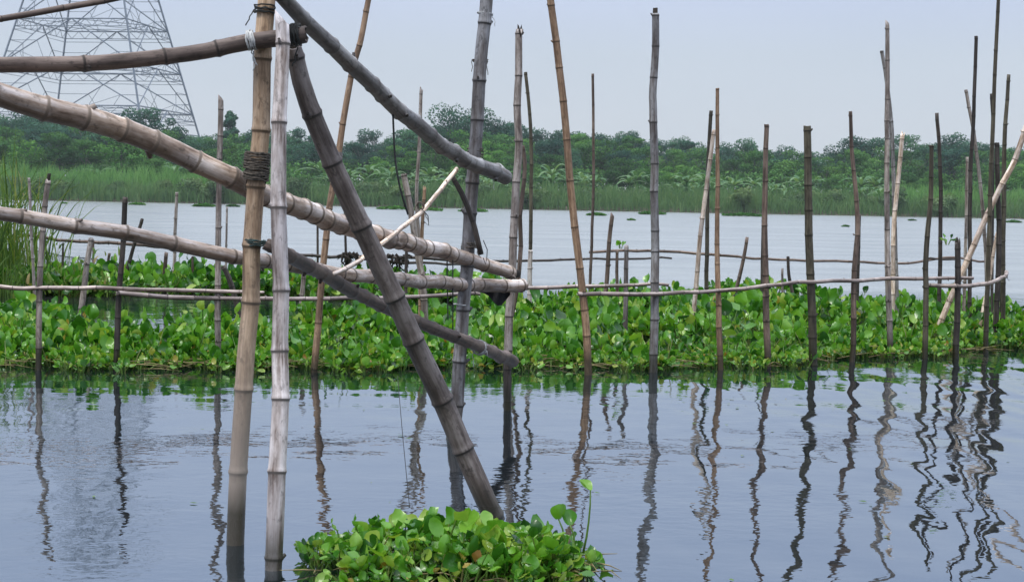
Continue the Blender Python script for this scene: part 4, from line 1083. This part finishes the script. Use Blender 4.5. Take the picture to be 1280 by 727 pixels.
def make_tree(kind, H, W, seed, nl=2600, leaf=0.42, shape='round'):
    """a tree at the origin: root Empty > trunk, crown"""
    rnd = random.Random(seed); rg = np.random.default_rng(seed)
    root = empty('bank_tree', (0, 0, 0))
    vs, fs = [], []
    th = H * (0.30 if shape != 'tall' else .45)
    lean = rnd.uniform(-.06, .06)
    pts = [Vector((lean * z, 0, z)) for z in (0, th * .5, th, H * .75)]
    v2, f2 = tube(pts, [H * .022, H * .018, H * .015, H * .005], 7); vs += v2; fs += f2
    blobs = []
    nb = rnd.randint(14, 22)
    for i in range(nb):
        a = rnd.uniform(0, 6.28); rr = W * .5 * rnd.uniform(.15, .85); zz = rnd.uniform(.30, .93)
        if shape == 'tall': rr *= .6; zz = rnd.uniform(.45, .92)
        if shape == 'cone': rr *= (1.15 - zz)
        c = Vector((rr * math.cos(a) + lean * H * zz, rr * math.sin(a), H * zz))
        br = W * rnd.uniform(.09, .23) * (1.15 - .35 * zz)
        blobs.append((c.x, c.y, c.z, br * rnd.uniform(.9, 1.3), br * rnd.uniform(.9, 1.2), br * rnd.uniform(.6, .85)))
        s = pts[2].lerp(pts[3], rnd.random() * .6)
        v2, f2 = tube([s, s.lerp(c, .5) + Vector((0, 0, .15)), c], [H * .009, H * .006, H * .003], 5); q = len(vs); vs += v2; fs += [tuple(i_ + q for i_ in f) for f in f2]
    blobs.append((lean * H, 0, H * .9, W * .17, W * .17, H * .10)); blobs.append((0, 0, H * .58, W * .30, W * .30, H * .22))
    make('trunk', np.array([tuple(v) for v in vs]), fs, M_BARK, root)
    V, Fq, t = leaf_cloud(blobs, nl, leaf, rg)
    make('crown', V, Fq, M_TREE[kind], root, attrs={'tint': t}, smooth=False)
    TOPS[root.name] = float(np.percentile(V[:, 2], 99.6))
    return root


def dup(root, loc, rotz, s, label=None, group=None):
    r = root.copy(); COL.objects.link(r); r.location = loc; r.rotation_euler = (0, 0, rotz); r.scale = s
    if label: r['label'] = label
    if group: r['group'] = group
    for ch in list(root.children):
        c = ch.copy(); COL.objects.link(c); c.parent = r
    return r


def bank_point(px, Y):
    d_ = ray(px, 246 + (px - 640) * math.tan(ROLL)); return Vector((d_.x * Y / d_.y, Y, float(np.interp(Y, [SHORE + 5, SHORE + 20], [0.8, 2.2]))))


def set_tree(proto, used, px, Y, top_py, H0, rotz, label, group, wide=1.0):
    """put a tree so that its top reaches top_py; the first use moves the prototype itself"""
    p = bank_point(px, Y); top = at(px, top_py, Y).z; s = max(0.3, (top - p.z) / TOPS[proto.name])
    sc = (s * wide, s * wide, s)
    if proto.name not in used:
        used.add(proto.name); r = proto; r.location = p; r.rotation_euler = (0, 0, rotz); r.scale = sc
        r['label'] = label; r['group'] = group
    else: r = dup(proto, p, rotz, sc, label, group)
    r['category'] = 'tree'
    return r


used = set()
deep = [make_tree('deep', 10, 9, 100 + i, 5200, .33) for i in range(4)]
midt = [make_tree('mid', 8, 8, 120 + i, 4600, .31) for i in range(4)]
pale_ = [make_tree('pale', 7, 7, 140 + i, 4000, .29) for i in range(3)]
rnd = random.Random(77)
TG = 'trees on the far bank'
# skyline profile (px -> py of tree tops)
sky_x = [-200, 0, 60, 110, 150, 190, 240, 285, 330, 420, 470, 520, 560, 640, 680, 760, 840, 900, 1000, 1060, 1100, 1150, 1200, 1280, 1480]
sky_y = [132, 140, 148, 148, 146, 150, 168, 158, 166, 176, 170, 166, 152, 160, 167, 170, 175, 180, 183, 179, 176, 181, 178, 181, 184]
# rear row
px = -330
while px < 1600:
    y = float(np.interp(px, sky_x, sky_y)) + rnd.choice((-5, 0, 2, 5, 9)) + rnd.uniform(-3, 4)
    Y = rnd.uniform(238, 262)
    set_tree(rnd.choice(deep), used, px, Y, y, 10, rnd.uniform(0, 6.28), 'hazy dark blue green tree in the rearmost row of the far bank', 'rear trees of the far bank', rnd.uniform(.7, 1.1))
    px += rnd.uniform(9, 21)
# middle row
px = -280
while px < 1540:
    y = float(np.interp(px, sky_x, sky_y)) + rnd.uniform(5, 19)
    Y = rnd.uniform(208, 228)
    kd = rnd.choice(midt + midt + deep)
    lab = 'mid green bushy tree in the middle row of the far bank'
    if kd in deep: lab = 'darker blue green tree in the middle row of the far bank'
    set_tree(kd, used, px, Y, y, 8 if kd in midt else 10, rnd.uniform(0, 6.28), lab, 'middle trees of the far bank', rnd.uniform(.9, 1.3))
    px += rnd.uniform(20, 40)
# front row
px = -230
while px < 1480:
    y = float(np.interp(px, sky_x, sky_y)) + rnd.uniform(17, 44)
    Y = rnd.uniform(190, 202)
    kd = rnd.choice(pale_ + pale_ + midt)
    lab = 'fresh green small tree in the front row of the far bank' if kd in pale_ else 'mid green small tree in the front row of the far bank'
    set_tree(kd, used, px, Y, y, 7 if kd in pale_ else 8, rnd.uniform(0, 6.28), lab, 'front trees of the far bank', rnd.uniform(1.0, 1.4))
    px += rnd.uniform(24, 52)
# emergent ones
for (px, y, Y, wd, shp, lab, kd) in ((563, 133, 236, 14, 'round', 'tallest broad dark tree rising above the far bank behind the frame', 'deep'), (618, 149, 236, 13, 'round', 'broad dark tree right beside the tallest one', 'deep'),
                                     (600, 165, 232, 10, 'round', 'lower dark tree between the two broad ones', 'deep'), (190, 136, 236, 8.5, 'round', 'dark tree standing in front of the pylon\'s right foot', 'deep'),
                                     (288, 140, 240, 4.2, 'tall', 'slender pointed tree right of the pylon', 'deep'), (375, 161, 236, 7, 'round', 'rounded tree just right of the whitish upright', 'deep'), (725, 168, 230, 9, 'round', 'mid green rounded tree near the very thin pole', 'mid'),
                                     (1120, 169, 238, 9, 'round', 'rounded dark tree behind the tall pointed pole', 'deep'), (1070, 172, 238, 12, 'round', 'wide dark tree behind the slim doubled pole', 'deep'), (1193, 168, 240, 10, 'round', 'domed dark tree near the crossing thin poles', 'deep'),
                                     (515, 162, 230, 9, 'round', 'dark tree left of the broad tall one', 'deep'), (787, 171, 236, 7, 'round', 'small round tree left of the slate pole', 'mid'), (858, 176, 238, 6, 'round', 'small round tree right of the slate pole', 'deep')):
    H = 13
    t_ = make_tree(kd, H, wd, int(px * 3 + y), 6500, .36, shp)
    p = bank_point(px, Y); top = at(px, y, Y).z; s = (top - p.z) / TOPS[t_.name]
    t_.location = p; t_.scale = (s if s > 1 else 1, s if s > 1 else 1, s); tag(t_, lab, 'tree', 'emergent trees of the far bank')


# undergrowth between the trunks: one dense mass
rg = np.random.default_rng(91)
bl = []
for k in range(420):
    Y_ = rg.uniform(192, 236); p = bank_point(rg.uniform(-330, 1600), Y_)
    hh = rg.uniform(1.6, 3.2); bl.append((p.x, p.y, p.z + hh * .45, rg.uniform(2, 4), rg.uniform(1.2, 2), hh))
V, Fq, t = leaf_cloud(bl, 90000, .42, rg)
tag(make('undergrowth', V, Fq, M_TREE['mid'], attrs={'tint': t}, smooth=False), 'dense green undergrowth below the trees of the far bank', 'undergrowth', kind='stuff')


# banana plants
def make_banana(seed):
    rnd = random.Random(seed)
    root = empty('banana_plant', (0, 0, 0))
    vs, fs = tube([Vector((0, 0, 0)), Vector((.03, 0, .9)), Vector((.05, 0, 1.7))], [.16, .12, .08], 7)
    make('stem', np.array([tuple(v) for v in vs]), fs, M_TREE['pale'], root, attrs={'tint': [.4] * len(vs)})
    V, F_, T_ = [], [], []
    nl = rnd.randint(7, 10)
    for i in range(nl):
        az = i * 2.4 + rnd.uniform(-.4, .4); l = rnd.uniform(1.5, 2.5); wd = rnd.uniform(.32, .5); up = rnd.uniform(.35, 1.25); n = 7
        d_ = Vector((math.cos(az), math.sin(az), 0)); sd = Vector((-math.sin(az), math.cos(az), 0)); q = len(V); tt = rnd.uniform(.3, 1)
        for j in range(n):
            t = j / (n - 1)
            c = Vector((.05, 0, 1.6)) + d_ * (l * (t * math.cos(up) + .25 * t * t)) + Vector((0, 0, l * (t * math.sin(up) - .55 * t * t * t)))
            w_ = wd * math.sin(math.pi * min(1, .12 + t * .86)) ** .6 * .5
            V += [c - sd * w_ + Vector((0, 0, -w_ * .35)), c, c + sd * w_ + Vector((0, 0, -w_ * .35))]; T_ += [tt, min(1, tt + .1), tt]
        for j in range(n - 1):
            for k in range(2): F_.append((q + j * 3 + k, q + j * 3 + k + 1, q + (j + 1) * 3 + k + 1, q + (j + 1) * 3 + k))
    make('leaves', np.array([tuple(v) for v in V]), F_, M_TREE['banana'], root, attrs={'tint': T_})
    tag(root, 'banana plant with broad arching leaves in the row on the far bank', 'banana plant', 'banana plants on the far bank')
    return root


ban = [make_banana(i) for i in range(4)]
ub = set()
rnd = random.Random(15)
for k in range(85):
    px = rnd.uniform(370, 1125) if k < 72 else rnd.uniform(-40, 360)
    Y = rnd.uniform(179, 191); p = bank_point(px, Y)
    s = rnd.uniform(.5, 1.1) + (Y - 179) * .04
    b_ = rnd.choice(ban)
    if b_.name not in ub:
        ub.add(b_.name); b_.location = p; b_.rotation_euler = (0, 0, rnd.uniform(0, 6.28)); b_.scale = (s, s, s)
    else: dup(b_, p, rnd.uniform(0, 6.28), (s, s, s))


# rounded shrubs at the far waterline
def make_shrub(seed):
    rnd = random.Random(seed); rg = np.random.default_rng(seed)
    root = empty('bank_shrub', (0, 0, 0))
    bl = [(rnd.uniform(-1.2, 1.2), rnd.uniform(-.6, .6), rnd.uniform(.7, 1.9), rnd.uniform(.7, 1.2), rnd.uniform(.6, 1), rnd.uniform(.5, .9)) for _ in range(7)]
    vs, fs = [], []
    for b_ in bl:
        v2, f2 = tube([Vector((0, 0, 0)), Vector((b_[0] * .5, b_[1] * .5, b_[2] * .6)), Vector(b_[:3])], [.06, .04, .02], 5); q = len(vs); vs += v2; fs += [tuple(i + q for i in f) for f in f2]
    make('stems', np.array([tuple(v) for v in vs]), fs, M_BARK, root)
    V, Fq, t = leaf_cloud(bl, 1500, .26, rg)
    make('foliage', V, Fq, M_TREE['shrub'], root, attrs={'tint': t}, smooth=False)
    return tag(root, 'rounded grey green shrub at the far waterline', 'shrub', 'shrubs along the far waterline')


shr = [make_shrub(300 + i) for i in range(3)]
us = set()
for k in range(95):
    px = rnd.uniform(-120, 1420); Y = rnd.uniform(SHORE + 1.0, SHORE + 8)
    p = bank_point(px, Y); p.z = 0.3; s = rnd.uniform(.8, 1.35); b_ = rnd.choice(shr)
    if b_.name not in us:
        us.add(b_.name); b_.location = p; b_.scale = (s, s, s)
    else: dup(b_, p, rnd.uniform(0, 6.28), (s, s, s * rnd.uniform(.8, 1.1)))

# ------------------------------------------------------------------ pylon
PY = 300.0
pc = bank_point(119, PY)
mpp = PY / FPX
def hz(py): return (250 - 6 - py) * mpp            # height of an image row at the pylon (ground row ~ 244)
tower = empty('transmission_tower', (pc.x, PY, 1.0)); tower.rotation_euler = (0, 0, math.atan2(-pc.x, PY))
tag(tower, 'huge steel lattice pylon standing behind the far bank trees at left', 'pylon')
phi = math.atan2(0.4, 1)
def half(z):                                           # corner radius at height z
    zt = hz(-215)
    r = (165 - z / mpp * 0.335) * mpp
    return max(r, 9 * mpp)
def corner(k, z):
    a = phi + k * math.pi / 2; r = half(z)
    return Vector((r * math.cos(a), r * math.sin(a), z))
levels = [0, hz(196), hz(143), hz(92), hz(39), hz(-10), hz(-52), hz(-88), hz(-119), hz(-146), hz(-170), hz(-192), hz(-214)]
def rod(acc, a, b_, r, n=4):
    v2, f2 = tube([a, b_], r, n); q = len(acc[0]); acc[0].extend(v2); acc[1].extend([tuple(i + q for i in f) for f in f2])
def emit(acc, name):
    return make(name, np.array([tuple(v) for v in acc[0]]), acc[1], M_STEEL, tower, smooth=False)
for k in range(4):
    acc = ([], [])
    for i in range(len(levels) - 1): rod(acc, corner(k, levels[i]), corner(k, levels[i + 1]), 0.20)
    emit(acc, 'leg')
for k in range(4):
    acc = ([], [])
    for i in range(len(levels) - 1):
        z0, z1 = levels[i], levels[i + 1]
        A0, B0, A1, B1 = corner(k, z0), corner(k + 1, z0), corner(k, z1), corner(k + 1, z1)
        M1 = (A1 + B1) / 2
        big = i < 6
        rod(acc, A1, B1, 0.13); rod(acc, A0, M1, 0.13); rod(acc, B0, M1, 0.13)
        if big:
            dz = Vector((0, 0, (z1 - z0) * .17))
            # double belt: a second chord under each ring with zigzag lacing
            C1 = corner(k, z1 - dz.z); D1 = corner(k + 1, z1 - dz.z)
            rod(acc, C1, D1, 0.08)
            nz = 8
            for j in range(nz):
                p, q = A1.lerp(B1, j / nz), C1.lerp(D1, (j + .5) / nz); r_ = A1.lerp(B1, (j + 1) / nz)
                rod(acc, p, q, 0.06); rod(acc, q, r_, 0.06)
            # redundant bracing between leg and main diagonal
            for (L0, L1) in ((A0, A1), (B0, B1)):
                prev = None
                for j in range(1, 4):
                    t = j / 4
                    lp = L0.lerp(L1, t); dp = L0.lerp(M1, t)
                    rod(acc, lp, dp, 0.06)
                    if prev: rod(acc, prev, dp if j % 2 else lp, 0.055)
                    prev = lp if j % 2 else dp
                # inner tie down to the bottom chord
                if i > 0:
                    mid0 = (A0 + B0) / 2
                    dq = L0.lerp(M1, .5); rod(acc, dq, L0.lerp(mid0, .66), 0.055); rod(acc, L0.lerp(M1, .25), L0.lerp(mid0, .33), 0.05); rod(acc, L0.lerp(M1, .25), L0.lerp(mid0, .66), 0.05)
    emit(acc, 'lattice_face')
acc = ([], [])
for z in levels[2:7]:                                  # plan bracing inside each ring
    for k in range(4): rod(acc, (corner(k, z) + corner(k + 1, z)) / 2, (corner(k + 1, z) + corner(k + 2, z)) / 2, 0.08)
    rod(acc, corner(0, z), corner(2, z), 0.06); rod(acc, corner(1, z), corner(3, z), 0.06)
emit(acc, 'plan_bracing')
ztop = levels[-1]
for (z, ln) in ((levels[-4], 16), (levels[-2], 13), (levels[-1], 9)):
    for sgn in (-1, 1):
        acc = ([], [])
        tip = Vector((sgn * ln, 0, z + .6))
        for s2 in (-1, 1):
            b0 = Vector((sgn * .8, s2 * 1.1, z)); b1 = Vector((sgn * .8, s2 * 1.1, z + 2.6))
            rod(acc, b0, tip, .12); rod(acc, b1, tip, .10)
            for j in range(1, 6): rod(acc, b0.lerp(tip, j / 6), b1.lerp(tip, (j - .5) / 6), .05); rod(acc, b0.lerp(tip, j / 6), b1.lerp(tip, (j + .5) / 6), .05)
        emit(acc, 'cross_arm')

# ------------------------------------------------------------------ damp air over the far bank
mh = bpy.data.materials.new('river_haze'); mh.use_nodes = True; nt = mh.node_tree
for n_ in list(nt.nodes):
    if n_.type != 'OUTPUT_MATERIAL': nt.nodes.remove(n_)
vsn = nt.nodes.new('ShaderNodeVolumeScatter'); vsn.inputs['Color'].default_value = (0.86, 0.94, 1.0, 1)
vsn.inputs['Density'].default_value = 0.00031; vsn.inputs['Anisotropy'].default_value = 0.1
nt.links.new(vsn.outputs[0], nt.nodes['Material Output'].inputs['Volume'])
hx, hy0, hy1, hz0, hz1 = 900, 60, 1200, -1.0, 70
V = [(x, y, z) for x in (-hx, hx) for y in (hy0, hy1) for z in (hz0, hz1)]
F = [(0, 1, 3, 2), (4, 6, 7, 5), (0, 4, 5, 1), (2, 3, 7, 6), (0, 2, 6, 4), (1, 5, 7, 3)]
tag(make('haze', V, F, mh, smooth=False), kind='structure')
SC.cycles.volume_bounces = 1
